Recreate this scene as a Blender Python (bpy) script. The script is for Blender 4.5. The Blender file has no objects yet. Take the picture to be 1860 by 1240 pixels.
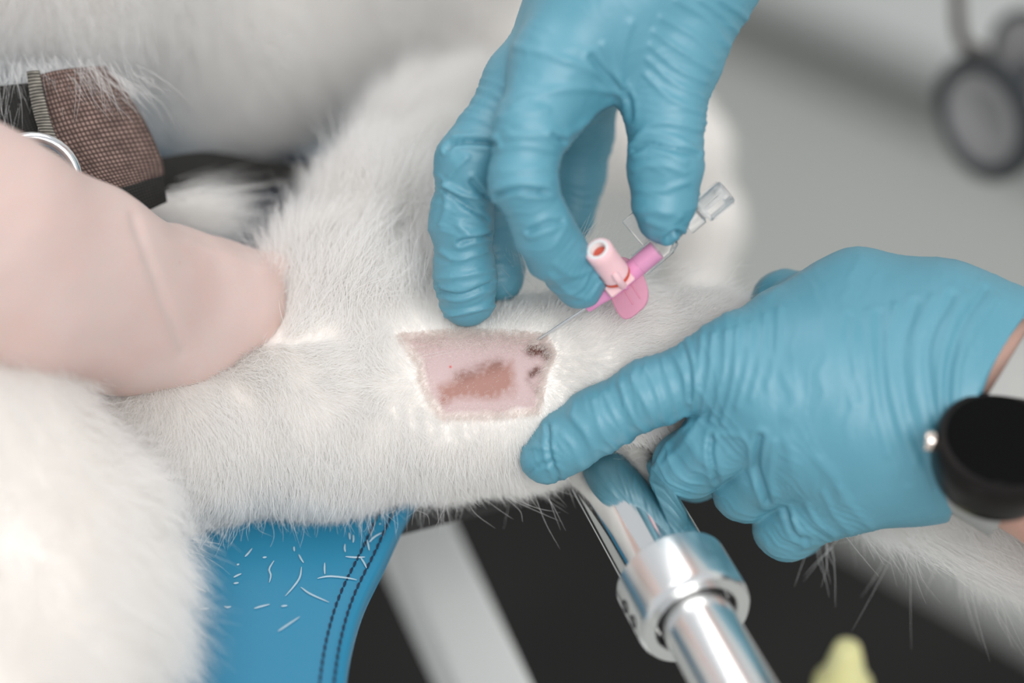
import bpy, math
import numpy as np
from mathutils import Matrix

rng = np.random.default_rng(11)

# ------------------------------------------------------------------ frame of reference
# The lens looks down by PITCH at the treated leg.  Lengths below are millimetres measured from the
# point O on the leg: X right, Y up the picture plane, Z towards the lens.  W() turns them into world metres.
PITCH = math.radians(40)
SP, CP = math.sin(PITCH), math.cos(PITCH)
O = np.array([0.0, 0.0, 0.98])
M3 = np.array([[1, 0, 0], [0, SP, -CP], [0, CP, SP]])      # columns: right, up, back
DIST, K = 700.0, 6.4
UP = np.array([0, CP, SP])                                  # world up in the local frame


def W(p):
    return O + 0.001 * (np.atleast_2d(np.asarray(p, float)) @ M3.T)


def P(px, py, z=0.0):
    s = 1 - z / DIST
    return np.array([(px - 930) / K * s, -(py - 620) / K * s, z])


def UVW(p):
    s = 1 - p[:, 2] / DIST
    return 930 + p[:, 0] * K / s, 620 - p[:, 1] * K / s


def on_level(px, py, h):
    """the point seen at px,py that lies on the horizontal plane h mm above O"""
    y0 = -(py - 620) / K
    z = (h - y0 * CP) / (SP - y0 * CP / DIST)
    return P(px, py, z)


# ------------------------------------------------------------------ camera, world, light, exposure
sc = bpy.context.scene
COL = sc.collection
cam = bpy.data.cameras.new('camera')
cam_o = bpy.data.objects.new('camera', cam)
COL.objects.link(cam_o)
cam.sensor_width = 36
cam.lens = DIST * K * 36 / 1860
cam.clip_start = 0.02
cam_o.location = W([0, 0, DIST])[0]
cam_o.rotation_euler = (math.pi / 2 - PITCH, 0, 0)
cam.dof.use_dof = True
cam.dof.focus_distance = DIST / 1000
cam.dof.aperture_fstop = 2.7
sc.camera = cam_o

wd = bpy.data.worlds.new('room_light')
sc.world = wd
wd.use_nodes = True
bg = wd.node_tree.nodes['Background']
bg.inputs[0].default_value = (0.93, 0.96, 1.0, 1)
bg.inputs[1].default_value = 0.64


def area(name, loc, target, size, power, col=(1, 1, 1)):
    l = bpy.data.lights.new(name, 'AREA')
    l.shape = 'RECTANGLE'
    l.size, l.size_y = size
    l.energy = power
    l.color = col
    o = bpy.data.objects.new(name, l)
    COL.objects.link(o)
    o.location = loc
    d = np.array(target, float) - np.array(loc, float)
    from mathutils import Vector
    o.rotation_euler = Vector(d).to_track_quat('-Z', 'Y').to_euler()
    return o


area('window_light', (0.7, -2.2, 3.0), (0, 0, 0.98), (2.5, 1.9), 64, (1.0, 0.985, 0.965))
area('fill_light', (-0.35, 0.45, 2.65), (0, 0.1, 0.98), (1.5, 0.8), 10, (1.0, 0.99, 0.98))  # unseen overhead fill, added to brighten the dog's chest
sc.view_settings.view_transform = 'Standard'
sc.view_settings.look = 'None'
sc.view_settings.gamma = 1
sc.view_settings.use_curve_mapping = False
sc.view_settings.exposure = 0.17
sc.cycles_curves.shape = 'RIBBONS'
sc.cycles_curves.subdivisions = 2
sc.cycles.max_bounces = 12
sc.cycles.diffuse_bounces = 8
sc.cycles.transmission_bounces = 10


# ------------------------------------------------------------------ materials
def mat(name, col, rough=0.5, metal=0.0, spec=0.5, trans=0.0, ior=1.45, sss=0.0, noise=None, bump=None, coat=0.0, sheen=0.0, alpha=1.0):
    """noise = (scale, second colour, amount) ; bump = (scale, strength, distance m)"""
    m = bpy.data.materials.new(name)
    m.use_nodes = True
    nt = m.node_tree
    b = nt.nodes['Principled BSDF']
    b.inputs['Base Color'].default_value = (*col, 1)
    b.inputs['Roughness'].default_value = rough
    b.inputs['Metallic'].default_value = metal
    b.inputs['Specular IOR Level'].default_value = spec
    b.inputs['Transmission Weight'].default_value = trans
    b.inputs['IOR'].default_value = ior
    b.inputs['Coat Weight'].default_value = coat
    b.inputs['Sheen Weight'].default_value = sheen
    b.inputs['Alpha'].default_value = alpha
    if sss:
        b.inputs['Subsurface Weight'].default_value = sss
        b.inputs['Subsurface Radius'].default_value = (1.0, 0.35, 0.2)
        b.inputs['Subsurface Scale'].default_value = 0.004
    tc = nt.nodes.new('ShaderNodeTexCoord')
    if noise:
        n = nt.nodes.new('ShaderNodeTexNoise')
        n.inputs['Scale'].default_value = noise[0]
        n.inputs['Detail'].default_value = 4
        nt.links.new(tc.outputs['Object'], n.inputs['Vector'])
        mx = nt.nodes.new('ShaderNodeMix')
        mx.data_type = 'RGBA'
        mx.inputs['A'].default_value = (*col, 1)
        mx.inputs['B'].default_value = (*noise[1], 1)
        mr = nt.nodes.new('ShaderNodeMapRange')
        mr.inputs['From Min'].default_value = 0.35
        mr.inputs['From Max'].default_value = 0.7
        mr.inputs['To Max'].default_value = noise[2]
        nt.links.new(n.outputs['Fac'], mr.inputs['Value'])
        nt.links.new(mr.outputs['Result'], mx.inputs['Factor'])
        nt.links.new(mx.outputs['Result'], b.inputs['Base Color'])
    if bump:
        n2 = nt.nodes.new('ShaderNodeTexNoise')
        n2.inputs['Scale'].default_value = bump[0]
        n2.inputs['Detail'].default_value = 3
        nt.links.new(tc.outputs['Object'], n2.inputs['Vector'])
        bp = nt.nodes.new('ShaderNodeBump')
        bp.inputs['Strength'].default_value = bump[1]
        bp.inputs['Distance'].default_value = bump[2]
        nt.links.new(n2.outputs['Fac'], bp.inputs['Height'])
        nt.links.new(bp.outputs['Normal'], b.inputs['Normal'])
    return m


def attr_color(m, attr, to='Base Color'):
    nt = m.node_tree
    a = nt.nodes.new('ShaderNodeAttribute')
    a.attribute_name = attr
    nt.links.new(a.outputs['Color'], nt.nodes['Principled BSDF'].inputs[to])
    return m


MG = mat('blue_nitrile', (0.078, 0.268, 0.352), 0.48, spec=0.95, noise=(60, (0.09, 0.283, 0.37), 0.7), bump=(900, 0.22, 0.0003))
MSKIN = mat('pale_skin', (0.59, 0.465, 0.43), 0.5, spec=0.3, sss=0.5, noise=(45, (0.59, 0.42, 0.375), 0.6), bump=(700, 0.2, 0.0003))
MSKIN2 = mat('wrist_skin', (0.66, 0.40, 0.32), 0.5, spec=0.3, sss=0.2, noise=(60, (0.6, 0.33, 0.26), 0.6), bump=(700, 0.2, 0.0003))
MPAD = mat('blue_vinyl', (0.014, 0.18, 0.31), 0.36, spec=0.5, noise=(9, (0.02, 0.195, 0.33), 0.6), bump=(1500, 0.12, 0.0002))
MTHREAD = mat('navy_thread', (0.006, 0.02, 0.05), 0.8)
MCHROME = mat('polished_steel', (0.78, 0.78, 0.77), 0.09, metal=1.0, noise=(4, (0.74, 0.745, 0.75), 0.5))
MALU = mat('satin_aluminium', (0.80, 0.80, 0.79), 0.24, metal=1.0, noise=(5, (0.76, 0.765, 0.77), 0.5), bump=(400, 0.05, 0.0003))
MBAR = mat('grey_painted_steel', (0.84, 0.85, 0.83), 0.45, metal=0.05, noise=(6, (0.78, 0.79, 0.77), 0.5))
MBLACK = mat('black_rubber', (0.012, 0.012, 0.012), 0.55, noise=(15, (0.018, 0.017, 0.016), 0.6))
MBLACKGL = mat('black_glass', (0.003, 0.003, 0.003), 0.15, spec=0.06, noise=(8, (0.006, 0.006, 0.006), 0.5))
MCASE = mat('black_watch_case', (0.006, 0.0055, 0.005), 0.3, spec=0.2, noise=(12, (0.014, 0.011, 0.01), 0.5))
MSTRAP = mat('light_grey_strap', (0.36, 0.36, 0.345), 0.55, noise=(90, (0.33, 0.33, 0.32), 0.6), bump=(500, 0.3, 0.0004))
MGOLD = mat('pale_metal', (0.86, 0.74, 0.66), 0.18, metal=1.0, noise=(30, (0.8, 0.7, 0.63), 0.4))
MSTEEL = mat('needle_steel', (0.72, 0.73, 0.74), 0.2, metal=1.0, noise=(40, (0.68, 0.69, 0.7), 0.4))
MDIA = mat('grey_diaphragm', (0.2, 0.2, 0.205), 0.4, spec=0.5, noise=(30, (0.31, 0.31, 0.315), 0.6))
MTUBE = mat('dark_tubing', (0.03, 0.021, 0.018), 0.4, noise=(20, (0.04, 0.03, 0.026), 0.5))
MSTETH = mat('stethoscope_rim', (0.022, 0.026, 0.03), 0.35, noise=(20, (0.03, 0.033, 0.036), 0.5))
MFLOOR = mat('pale_grey_floor', (0.40, 0.407, 0.385), 0.6, noise=(2.2, (0.375, 0.383, 0.363), 0.7), bump=(300, 0.05, 0.001))
MWALL = mat('pale_grey_wall', (0.66, 0.67, 0.65), 0.7, noise=(2, (0.64, 0.65, 0.63), 0.6), bump=(120, 0.05, 0.001))
MBASE = mat('grey_baseboard', (0.115, 0.12, 0.11), 0.5, noise=(4, (0.10, 0.105, 0.10), 0.5))
MMAT = mat('black_floor_mat', (0.013, 0.0127, 0.0122), 0.85, spec=0.2, noise=(5, (0.02, 0.019, 0.018), 0.8), bump=(260, 0.4, 0.002))
MYEL = mat('yellow_plastic', (0.78, 0.76, 0.42), 0.4, sss=0.2, noise=(60, (0.74, 0.69, 0.27), 0.9))
MPINK = mat('magenta_plastic', (0.92, 0.40, 0.66), 0.2, trans=0.3, ior=1.3, noise=(300, (0.90, 0.36, 0.63), 0.5))
MWING = mat('pink_wing_plastic', (0.92, 0.50, 0.64), 0.2, trans=0.65, ior=1.2, noise=(200, (0.91, 0.47, 0.62), 0.5))
MPORT = mat('pale_pink_plastic', (0.87, 0.56, 0.58), 0.35, sss=0.2, noise=(200, (0.85, 0.52, 0.55), 0.5))
MSEAL = mat('red_seal', (0.62, 0.10, 0.06), 0.4, noise=(300, (0.55, 0.08, 0.05), 0.5))
MCLEAR = mat('clear_plastic', (0.985, 0.985, 0.985), 0.1, trans=0.86, ior=1.25, noise=(200, (0.93, 0.935, 0.93), 0.5))
MSLEEVE = mat('clear_sleeve', (0.99, 0.99, 0.99), 0.05, trans=0.98, ior=1.12, noise=(200, (0.97, 0.97, 0.97), 0.5))
MWHITE = mat('white_plastic', (0.8, 0.8, 0.79), 0.3, noise=(200, (0.76, 0.76, 0.75), 0.5))


def fur_mat(name, col, tip):
    m = bpy.data.materials.new(name)
    m.use_nodes = True
    nt = m.node_tree
    b = nt.nodes['Principled BSDF']
    b.inputs['Roughness'].default_value = 0.55
    b.inputs['Specular IOR Level'].default_value = 0.25
    hi = nt.nodes.new('ShaderNodeHairInfo')
    mx = nt.nodes.new('ShaderNodeMix')
    mx.data_type = 'RGBA'
    mx.inputs['A'].default_value = (*col, 1)
    mx.inputs['B'].default_value = (*tip, 1)
    nt.links.new(hi.outputs['Random'], mx.inputs['Factor'])
    nt.links.new(mx.outputs['Result'], b.inputs['Base Color'])
    tr = nt.nodes.new('ShaderNodeBsdfTranslucent')
    nt.links.new(mx.outputs['Result'], tr.inputs['Color'])
    ms = nt.nodes.new('ShaderNodeMixShader')
    ms.inputs[0].default_value = 0.45
    nt.links.new(b.outputs[0], ms.inputs[1])
    nt.links.new(tr.outputs[0], ms.inputs[2])
    nt.links.new(ms.outputs[0], nt.nodes['Material Output'].inputs['Surface'])
    return m


MFUR = fur_mat('white_fur', (0.905, 0.888, 0.868), (0.93, 0.922, 0.91))
MSTUB = fur_mat('stubble', (0.80, 0.72, 0.68), (0.88, 0.83, 0.80))
MDOG = attr_color(mat('dog_skin', (0.7, 0.6, 0.55), 0.62, spec=0.25, bump=(1400, 0.35, 0.0003)), 'Col')

# ------------------------------------------------------------------ object helpers
ORIGIN = {}


def link_mesh(name, v_local, faces, m, parent=None, smooth=True):
    """faces: list of tuples or an (n,4) array; the object sits at its root's origin"""
    vw = W(v_local)
    org = ORIGIN[parent.name] if parent else vw.mean(0)
    if parent is None:
        org = np.array([vw[:, 0].mean(), vw[:, 1].mean(), vw[:, 2].min()])
    me = bpy.data.meshes.new(name)
    if isinstance(faces, np.ndarray):
        me.vertices.add(len(vw))
        me.vertices.foreach_set('co', (vw - org).astype(np.float32).ravel())
        k = faces.shape[1]
        me.loops.add(faces.size)
        me.loops.foreach_set('vertex_index', faces.astype(np.int32).ravel())
        me.polygons.add(len(faces))
        me.polygons.foreach_set('loop_start', np.arange(0, faces.size, k, dtype=np.int32))
        me.update(calc_edges=True)
    else:
        me.from_pydata((vw - org).tolist(), [], [tuple(int(i) for i in f) for f in faces])
        me.update()
    me.validate()
    me.polygons.foreach_set('use_smooth', [smooth] * len(me.polygons))
    me.materials.append(m)
    o = bpy.data.objects.new(name, me)
    COL.objects.link(o)
    if parent:
        o.parent = parent
        ORIGIN[o.name] = ORIGIN[parent.name]
    else:
        o.location = org
        ORIGIN[o.name] = org
    return o


def tag(o, label=None, cat=None, group=None, kind=None):
    if label: o['label'] = label
    if cat: o['category'] = cat
    if group: o['group'] = group
    if kind: o['kind'] = kind
    return o


def root(name, base_local, label, cat, group=None):
    o = bpy.data.objects.new(name, None)
    COL.objects.link(o)
    loc = W(base_local)[0]
    o.location = loc
    o.empty_display_size = 0.02
    ORIGIN[o.name] = loc
    return tag(o, label, cat, group)


class MB:
    """collects pieces of one mesh in local millimetres"""

    def __init__(s):
        s.v, s.f = [], []

    def add(s, v, f):
        n = len(s.v)
        s.v += [tuple(x) for x in np.asarray(v, float)]
        s.f += [tuple(i + n for i in q) for q in f]
        return s

    def lathe(s, org, axis, prof, n=40):
        """prof: (radius, height along axis) from bottom to top; ends closed when the radius is 0"""
        a, e1, e2 = basis(axis)
        v, f = [], []
        rows = []
        for r, h in prof:
            if r < 1e-6:
                rows.append([len(v)]); v.append(np.asarray(org) + a * h)
            else:
                row = []
                for k in range(n):
                    t = 2 * math.pi * k / n
                    row.append(len(v)); v.append(np.asarray(org) + a * h + r * (e1 * math.cos(t) + e2 * math.sin(t)))
                rows.append(row)
        for A, B in zip(rows[:-1], rows[1:]):
            for k in range(n):
                k2 = (k + 1) % n
                if len(A) == 1 and len(B) == 1: continue
                if len(A) == 1: f.append((A[0], B[k2], B[k])[::-1] if False else (A[0], B[k2], B[k]))
                elif len(B) == 1: f.append((A[k], A[k2], B[0]))
                else: f.append((A[k], A[k2], B[k2], B[k]))
        return s.add(v, f)

    def tube(s, pts, rad, n=12, caps=True):
        pts = np.asarray(pts, float)
        rad = np.broadcast_to(np.asarray(rad, float), (len(pts),))
        tan = np.gradient(pts, axis=0)
        tan /= np.linalg.norm(tan, axis=1)[:, None]
        ref = basis(tan[0])[1]
        v, f = [], []
        for i in range(len(pts)):
            e1 = ref - tan[i] * (ref @ tan[i]); e1 /= np.linalg.norm(e1); ref = e1
            e2 = np.cross(tan[i], e1)
            for k in range(n):
                t = 2 * math.pi * k / n
                v.append(pts[i] + rad[i] * (e1 * math.cos(t) + e2 * math.sin(t)))
        for i in range(len(pts) - 1):
            for k in range(n):
                k2 = (k + 1) % n
                f.append((i * n + k, i * n + k2, (i + 1) * n + k2, (i + 1) * n + k))
        if caps:
            f.append(tuple(range(n))[::-1])
            f.append(tuple((len(pts) - 1) * n + k for k in range(n)))
        return s.add(v, f)

    def box(s, c, ax, half, bev=0.15):
        """box with chamfered edges; ax = three unit vectors"""
        c = np.asarray(c, float); ax = [np.asarray(a, float) for a in ax]
        h = np.asarray(half, float); b = min(bev * 1.0, h.min() * 0.6)
        v, idx = [], {}
        for sx in (-1, 1):
            for sy in (-1, 1):
                for sz in (-1, 1):
                    for k in range(3):
                        d = h - b; d = d.copy(); d[k] = h[k]
                        idx[(sx, sy, sz, k)] = len(v)
                        v.append(c + ax[0] * sx * d[0] + ax[1] * sy * d[1] + ax[2] * sz * d[2])
        f = []
        S = [(-1, -1), (1, -1), (1, 1), (-1, 1)]
        def key(k, sk, a, b_):
            o = [0, 0, 0]; o[k] = sk; o[(k + 1) % 3] = a; o[(k + 2) % 3] = b_
            return tuple(o)
        for k in range(3):
            for sk in (-1, 1):
                q = [idx[(*key(k, sk, a, b_), k)] for a, b_ in S]
                f.append(tuple(q if sk > 0 else q[::-1]))
        for k in range(3):          # edges along axis k
            i, j = (k + 1) % 3, (k + 2) % 3
            for si in (-1, 1):
                for sj in (-1, 1):
                    def kk(sk):
                        o = [0, 0, 0]; o[k] = sk; o[i] = si; o[j] = sj
                        return tuple(o)
                    q = (idx[(*kk(-1), i)], idx[(*kk(1), i)], idx[(*kk(1), j)], idx[(*kk(-1), j)])
                    f.append(q if si * sj < 0 else q[::-1])
        for sx in (-1, 1):
            for sy in (-1, 1):
                for sz in (-1, 1):
                    q = tuple(idx[(sx, sy, sz, k)] for k in range(3))
                    f.append(q if sx * sy * sz > 0 else q[::-1])
        return s.add(v, f)

    def build(s, name, m, parent=None, smooth=True, sharp=40):
        o = link_mesh(name, np.array(s.v), s.f, m, parent, smooth)
        if smooth and sharp:
            import bmesh
            bm = bmesh.new(); bm.from_mesh(o.data)
            bmesh.ops.recalc_face_normals(bm, faces=bm.faces)
            lim = math.radians(sharp)
            for e in bm.edges:
                if len(e.link_faces) == 2 and e.calc_face_angle(0) > lim: e.smooth = False
            bm.to_mesh(o.data); bm.free()
        return o


def unit(v):
    v = np.asarray(v, float)
    return v / np.linalg.norm(v)


def basis(a):
    a = unit(a)
    t = np.array([0, 0, 1.0]) if abs(a[2]) < 0.9 else np.array([0, 1.0, 0])
    e1 = unit(np.cross(t, a))
    return a, e1, np.cross(a, e1)


def spline(pts, n):
    """Catmull-Rom through pts"""
    p = np.asarray(pts, float)
    p = np.vstack([2 * p[0] - p[1], p, 2 * p[-1] - p[-2]])
    out = []
    m = len(p) - 3
    for t in np.linspace(0, m, n):
        i = min(int(t), m - 1); u = t - i
        a, b, c, d = p[i:i + 4]
        out.append(0.5 * ((2 * b) + (c - a) * u + (2 * a - 5 * b + 4 * c - d) * u * u + (3 * b - a - 3 * c + d) * u ** 3))
    return np.array(out)


def noise(p, size, seed=0, n=7):
    """smooth pseudo-noise, about -1..1, features of about `size` mm"""
    r = np.random.default_rng(1000 + seed)
    k = r.normal(size=(n, 3)); k /= np.linalg.norm(k, axis=1)[:, None]
    k *= (2 * math.pi / (size * r.uniform(1.3, 3.2, n)))[:, None]
    ph = r.uniform(0, 2 * math.pi, n)
    return np.sin(p @ k.T + ph).sum(1) / math.sqrt(n) * 0.8


# ------------------------------------------------------------------ signed distance bodies and their skin
def cone(p, a, b, ra, rb):
    ba = b - a
    t = np.clip(((p - a) @ ba) / (ba @ ba + 1e-9), 0, 1)
    return np.linalg.norm(p - a - t[:, None] * ba, axis=1) - (ra + (rb - ra) * t)


def smin(a, b, k):
    h = np.maximum(k - np.abs(a - b), 0) / k
    return np.minimum(a, b) - h * h * k * 0.25


def chain(pts):
    q = [(P(*t[:3]), t[3]) for t in pts]
    return [(q[i][0], q[i + 1][0], q[i][1], q[i + 1][1]) for i in range(len(q) - 1)]


def d_chain(p, segs, k):
    d = None
    for a, b, ra, rb in segs:
        e = cone(p, a, b, ra, rb)
        d = e if d is None else smin(d, e, k)
    return d


def bounds(chains, pad):
    pts = np.array([np.r_[x, r] for segs in chains for (a, b, ra, rb) in segs for x, r in ((a, ra), (b, rb))])
    return (pts[:, :3] - pts[:, 3:]).min(0) - pad, (pts[:, :3] + pts[:, 3:]).max(0) + pad


def skin(fn, lo, hi, h, newton=2):
    """surface nets of fn over a box, evaluated only near the surface; returns verts, quads, normals"""
    B = 10
    nb = np.ceil((hi - lo) / (h * B)).astype(int)
    n = nb * B + 1
    val = np.full(n, 9.0, np.float32)
    bi = np.argwhere(np.ones(nb, bool))
    ctr = lo + (bi + 0.5) * B * h
    dc = fn(ctr)
    rad = B * h * 0.87 * 1.25 + 2
    for (i, j, k), d in zip(bi[dc < -rad], dc[dc < -rad]):
        val[i * B:(i + 1) * B + 1, j * B:(j + 1) * B + 1, k * B:(k + 1) * B + 1] = -9
    near = bi[np.abs(dc) <= rad]
    g = np.argwhere(np.ones((B + 1,) * 3, bool))
    for c0 in range(0, len(near), 400):
        nn = near[c0:c0 + 400]
        idx = (nn[:, None, :] * B + g[None]).reshape(-1, 3)
        val[idx[:, 0], idx[:, 1], idx[:, 2]] = fn(lo + idx * h)
    s = val < 0
    cnt = np.zeros(n - 1, np.int8)
    cor = [(i, j, k) for i in (0, 1) for j in (0, 1) for k in (0, 1)]
    for i, j, k in cor:
        cnt += s[i:n[0] - 1 + i, j:n[1] - 1 + j, k:n[2] - 1 + k]
    act = (cnt > 0) & (cnt < 8)
    ids = np.full(n - 1, -1, np.int64)
    ids[act] = np.arange(act.sum())
    I = np.argwhere(act)
    acc = np.zeros((len(I), 3)); num = np.zeros(len(I))
    for a in cor:
        for ax in range(3):
            if a[ax]: continue
            b = list(a); b[ax] = 1
            A = I + np.array(a); Bc = I + np.array(b)
            va = val[A[:, 0], A[:, 1], A[:, 2]]; vb = val[Bc[:, 0], Bc[:, 1], Bc[:, 2]]
            m = (va < 0) != (vb < 0)
            t = np.where(m, va / np.where(m, va - vb, 1), 0)
            q = np.tile(np.array(a, float), (len(I), 1)); q[:, ax] += t
            acc[m] += q[m]; num += m
    v = lo + h * (I + acc / num[:, None])
    quads = []
    for d in range(3):
        e1, e2 = (d + 1) % 3, (d + 2) % 3
        sl0 = [slice(None)] * 3; sl1 = [slice(None)] * 3
        sl0[d] = slice(0, -1); sl1[d] = slice(1, None)
        s0, s1 = s[tuple(sl0)], s[tuple(sl1)]
        E = np.argwhere(s0 != s1)
        ok = (E[:, e1] > 0) & (E[:, e2] > 0) & (E[:, e1] < n[e1] - 1) & (E[:, e2] < n[e2] - 1)
        E = E[ok]
        fl = s0[E[:, 0], E[:, 1], E[:, 2]]
        def cell(o1, o2):
            q = E.copy(); q[:, e1] -= o1; q[:, e2] -= o2
            return ids[q[:, 0], q[:, 1], q[:, 2]]
        Q = np.stack([cell(1, 1), cell(0, 1), cell(0, 0), cell(1, 0)], 1)
        Q[~fl] = Q[~fl][:, ::-1]
        quads.append(Q)
    quads = np.vstack(quads)
    quads = quads[(quads >= 0).all(1)]
    nrm = None
    for it in range(newton + 1):
        d0 = fn(v)
        e = 0.25 * h
        g = np.stack([fn(v + np.eye(3)[k] * e) - d0 for k in range(3)], 1) / e
        gn = np.linalg.norm(g, axis=1)[:, None] + 1e-6
        if it < newton:
            step = np.clip(d0[:, None] / gn, -h, h)
            v = v - 0.8 * step * g / gn
        nrm = g / gn
    return v, quads, nrm


def poly_dist(u, v, line):
    d = np.full(len(u), 1e9)
    L = np.asarray(line, float)
    for a, b in zip(L[:-1], L[1:]):
        ab = b - a
        t = np.clip(((u - a[0]) * ab[0] + (v - a[1]) * ab[1]) / (ab @ ab + 1e-9), 0, 1)
        d = np.minimum(d, np.hypot(u - a[0] - t * ab[0], v - a[1] - t * ab[1]))
    return d


def in_poly(u, v, poly):
    p = np.asarray(poly, float)
    c = np.zeros(len(u), bool)
    j = len(p) - 1
    for i in range(len(p)):
        cond = (p[i, 1] > v) != (p[j, 1] > v)
        xx = (p[j, 0] - p[i, 0]) * (v - p[i, 1]) / (p[j, 1] - p[i, 1] + 1e-12) + p[i, 0]
        c ^= cond & (u < xx)
        j = i
    return c


def wrinkle(v, nrm, fingers, palm, lines, amp=0.30, seed=0):
    """folds of a thin glove: rings across each bone, plus single folds (polyline, half width px, height mm)"""
    S = np.zeros(len(v)); Wt = np.zeros(len(v)) + 1e-9; fw = np.zeros(len(v)) + 1e-9
    for segs in palm:
        s0 = 0
        for a, b, ra, rb in segs:
            ba = b - a; L = np.linalg.norm(ba)
            t = np.clip(((v - a) @ ba) / (L * L), -0.3, 1.3)
            d = np.linalg.norm(v - a - np.clip(t, 0, 1)[:, None] * ba, axis=1)
            w = np.exp(-2.5 * (d / (0.5 * (ra + rb))) ** 2)
            S += w * (s0 + t * L); Wt += w; s0 += L
    for k, segs in enumerate(fingers):
        s0 = 70 + 13 * k
        for a, b, ra, rb in segs:
            ba = b - a; L = np.linalg.norm(ba)
            t = np.clip(((v - a) @ ba) / (L * L), -0.3, 1.3)
            d = np.linalg.norm(v - a - np.clip(t, 0, 1)[:, None] * ba, axis=1)
            w = 2.0 * np.exp(-2.5 * (d / (0.5 * (ra + rb))) ** 2)
            S += w * (s0 + t * L); Wt += w; fw += w; s0 += L
    fing = fw / Wt
    c = S / Wt + 2.3 * noise(v, 13, seed) + 0.7 * noise(v, 5, seed + 1)
    rid = lambda x: (1 - np.abs(np.sin(math.pi * x))) ** 1.6
    m1 = np.clip(0.5 + 0.9 * noise(v, 9, seed + 2), 0, 1)
    m2 = np.clip(0.4 + 0.9 * noise(v, 14, seed + 3), 0, 1)
    m3 = np.clip(0.4 + 1.0 * noise(v, 7, seed + 6), 0, 1)
    dsp = amp * (0.9 * m1 * rid(c / 3.3) + 1.5 * m2 * rid(c / 7.3 + 0.3) + 0.7 * m3 * rid(c / 1.9 + 0.4 * noise(v, 6, seed + 8))) * (0.45 + 0.55 * fing)
    dsp += 0.28 * noise(v, 11, seed + 4) + 0.10 * noise(v, 4, seed + 5) * (0.4 + 0.6 * fing)
    u, w = UVW(v)
    face = np.clip(nrm[:, 2] * 3 + 0.3, 0, 1)
    for line, hw, hgt in lines:
        d = poly_dist(u, w, spline(line, 14) if len(line) > 2 else line)
        hw = 0.85 * hw
        dsp += face * hgt * np.exp(-(d / hw) ** 2)
        if hgt < 0:                                     # lips of the crease
            dsp -= face * 0.45 * hgt * np.exp(-((d - 2.0 * hw) / (1.1 * hw)) ** 2)
    return v + nrm * dsp[:, None]


# ------------------------------------------------------------------ the setting: floor, wall, baseboard
ZF = -O[2] * 1000                     # floor height relative to O


def floor_pt(px, py):
    return on_level(px, py, ZF)


def flat_slab(name, corners, thick, m, kind='structure', smooth=False):
    b = MB()
    c = np.array(corners); n = len(c)
    low = c - UP * thick
    b.add(np.vstack([c, low]), [tuple(range(n)), tuple(range(2 * n - 1, n - 1, -1))] + [(i, n + i, n + (i + 1) % n, (i + 1) % n) for i in range(n)])
    o = b.build(name, m, None, smooth=False)
    if kind: o['kind'] = kind
    return o


def lw(x, y, z):
    """world metres -> local millimetres"""
    return (np.array([x, y, z]) - O) @ M3 * 1000


flat_slab('floor', [lw(-3, -2.2, 0), lw(3, -2.2, 0), lw(3, 4.5, 0), lw(-3, 4.5, 0)], 60, MFLOOR)
fa, fb = W(floor_pt(1370, 78))[0], W(floor_pt(1860, 292))[0]
wd_ = (fb - fa)[:2] / np.linalg.norm((fb - fa)[:2])
wn_ = np.array([-wd_[1], wd_[0]])
if wn_[1] < 0: wn_ = -wn_


def wall_box(name, m, off, thick, h, x0=-3.2, x1=3.2):
    a = fa[:2] + wd_ * x0 - wn_ * off; b_ = fa[:2] + wd_ * x1 - wn_ * off
    c = [a, b_, b_ + wn_ * thick, a + wn_ * thick]
    flat_slab(name, [lw(*q, h) for q in c], h * 1000, m)


wall_box('wall_back', MWALL, 0.0, 0.12, 2.6)
wall_box('baseboard_back', MBASE, 0.014, 0.014, 0.055)
ma, mb_ = W(floor_pt(1260, 820))[0], W(floor_pt(1860, 1172))[0]
md = (mb_ - ma)[:2] / np.linalg.norm((mb_ - ma)[:2])
mn = np.array([md[1], -md[0]])
if mn[1] > 0: mn = -mn
q0, q1 = ma[:2] - md * 1.3, ma[:2] + md * 0.75
mat_o = flat_slab('floor_mat', [lw(*q, 0.008) for q in (q0, q1, q1 + mn * 0.85, q0 + mn * 0.85)], 8, MMAT, kind=None)
tag(mat_o, 'matt black rubber mat lying on the pale floor under the treatment table', 'mat')

# ------------------------------------------------------------------ treatment table
HP = -50.0                                               # top of the blue pad, mm relative to O
table = root('treatment_table', on_level(300, 900, HP) - UP * (HP - ZF),
             'treatment table with a stitched blue vinyl pad and curved edge under the white dog', 'table')
edge_px = [(985, 240), (950, 420), (890, 620), (812, 800), (742, 916), (699, 1007), (661, 1086), (639, 1161), (627, 1240), (618, 1340)]
edge = spline([on_level(x, y, HP) for x, y in edge_px], 60)
e_end = edge[-1]


def level_shift(p, dx, dy):
    """move on the horizontal plane: dx to the right, dy away from the lens"""
    return p + np.array([dx, dy * SP, -dy * CP])


near_l = level_shift(e_end, -420, -25); far_l = level_shift(edge[0], -560, 60)
outline = [*edge, level_shift(e_end, -12, -18), level_shift(e_end, -60, -25), *[level_shift(e_end, -60 - 360 * t, -25) for t in (0.3, 0.6, 1)],
           *[near_l + (far_l - near_l) * t for t in (0.15, 0.5, 0.85, 1)], *[far_l + (level_shift(edge[0], -5, 60) - far_l) * t for t in (0.3, 0.6, 0.9, 1)]]
outline = np.array(outline)


def plane_xy(p):
    return np.stack([p[:, 0], p[:, 1] * SP - p[:, 2] * CP], 1)


def from_xy(q, h):
    return np.stack([q[:, 0], q[:, 1] * SP + h * CP, -q[:, 1] * CP + h * SP], 1)


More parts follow.
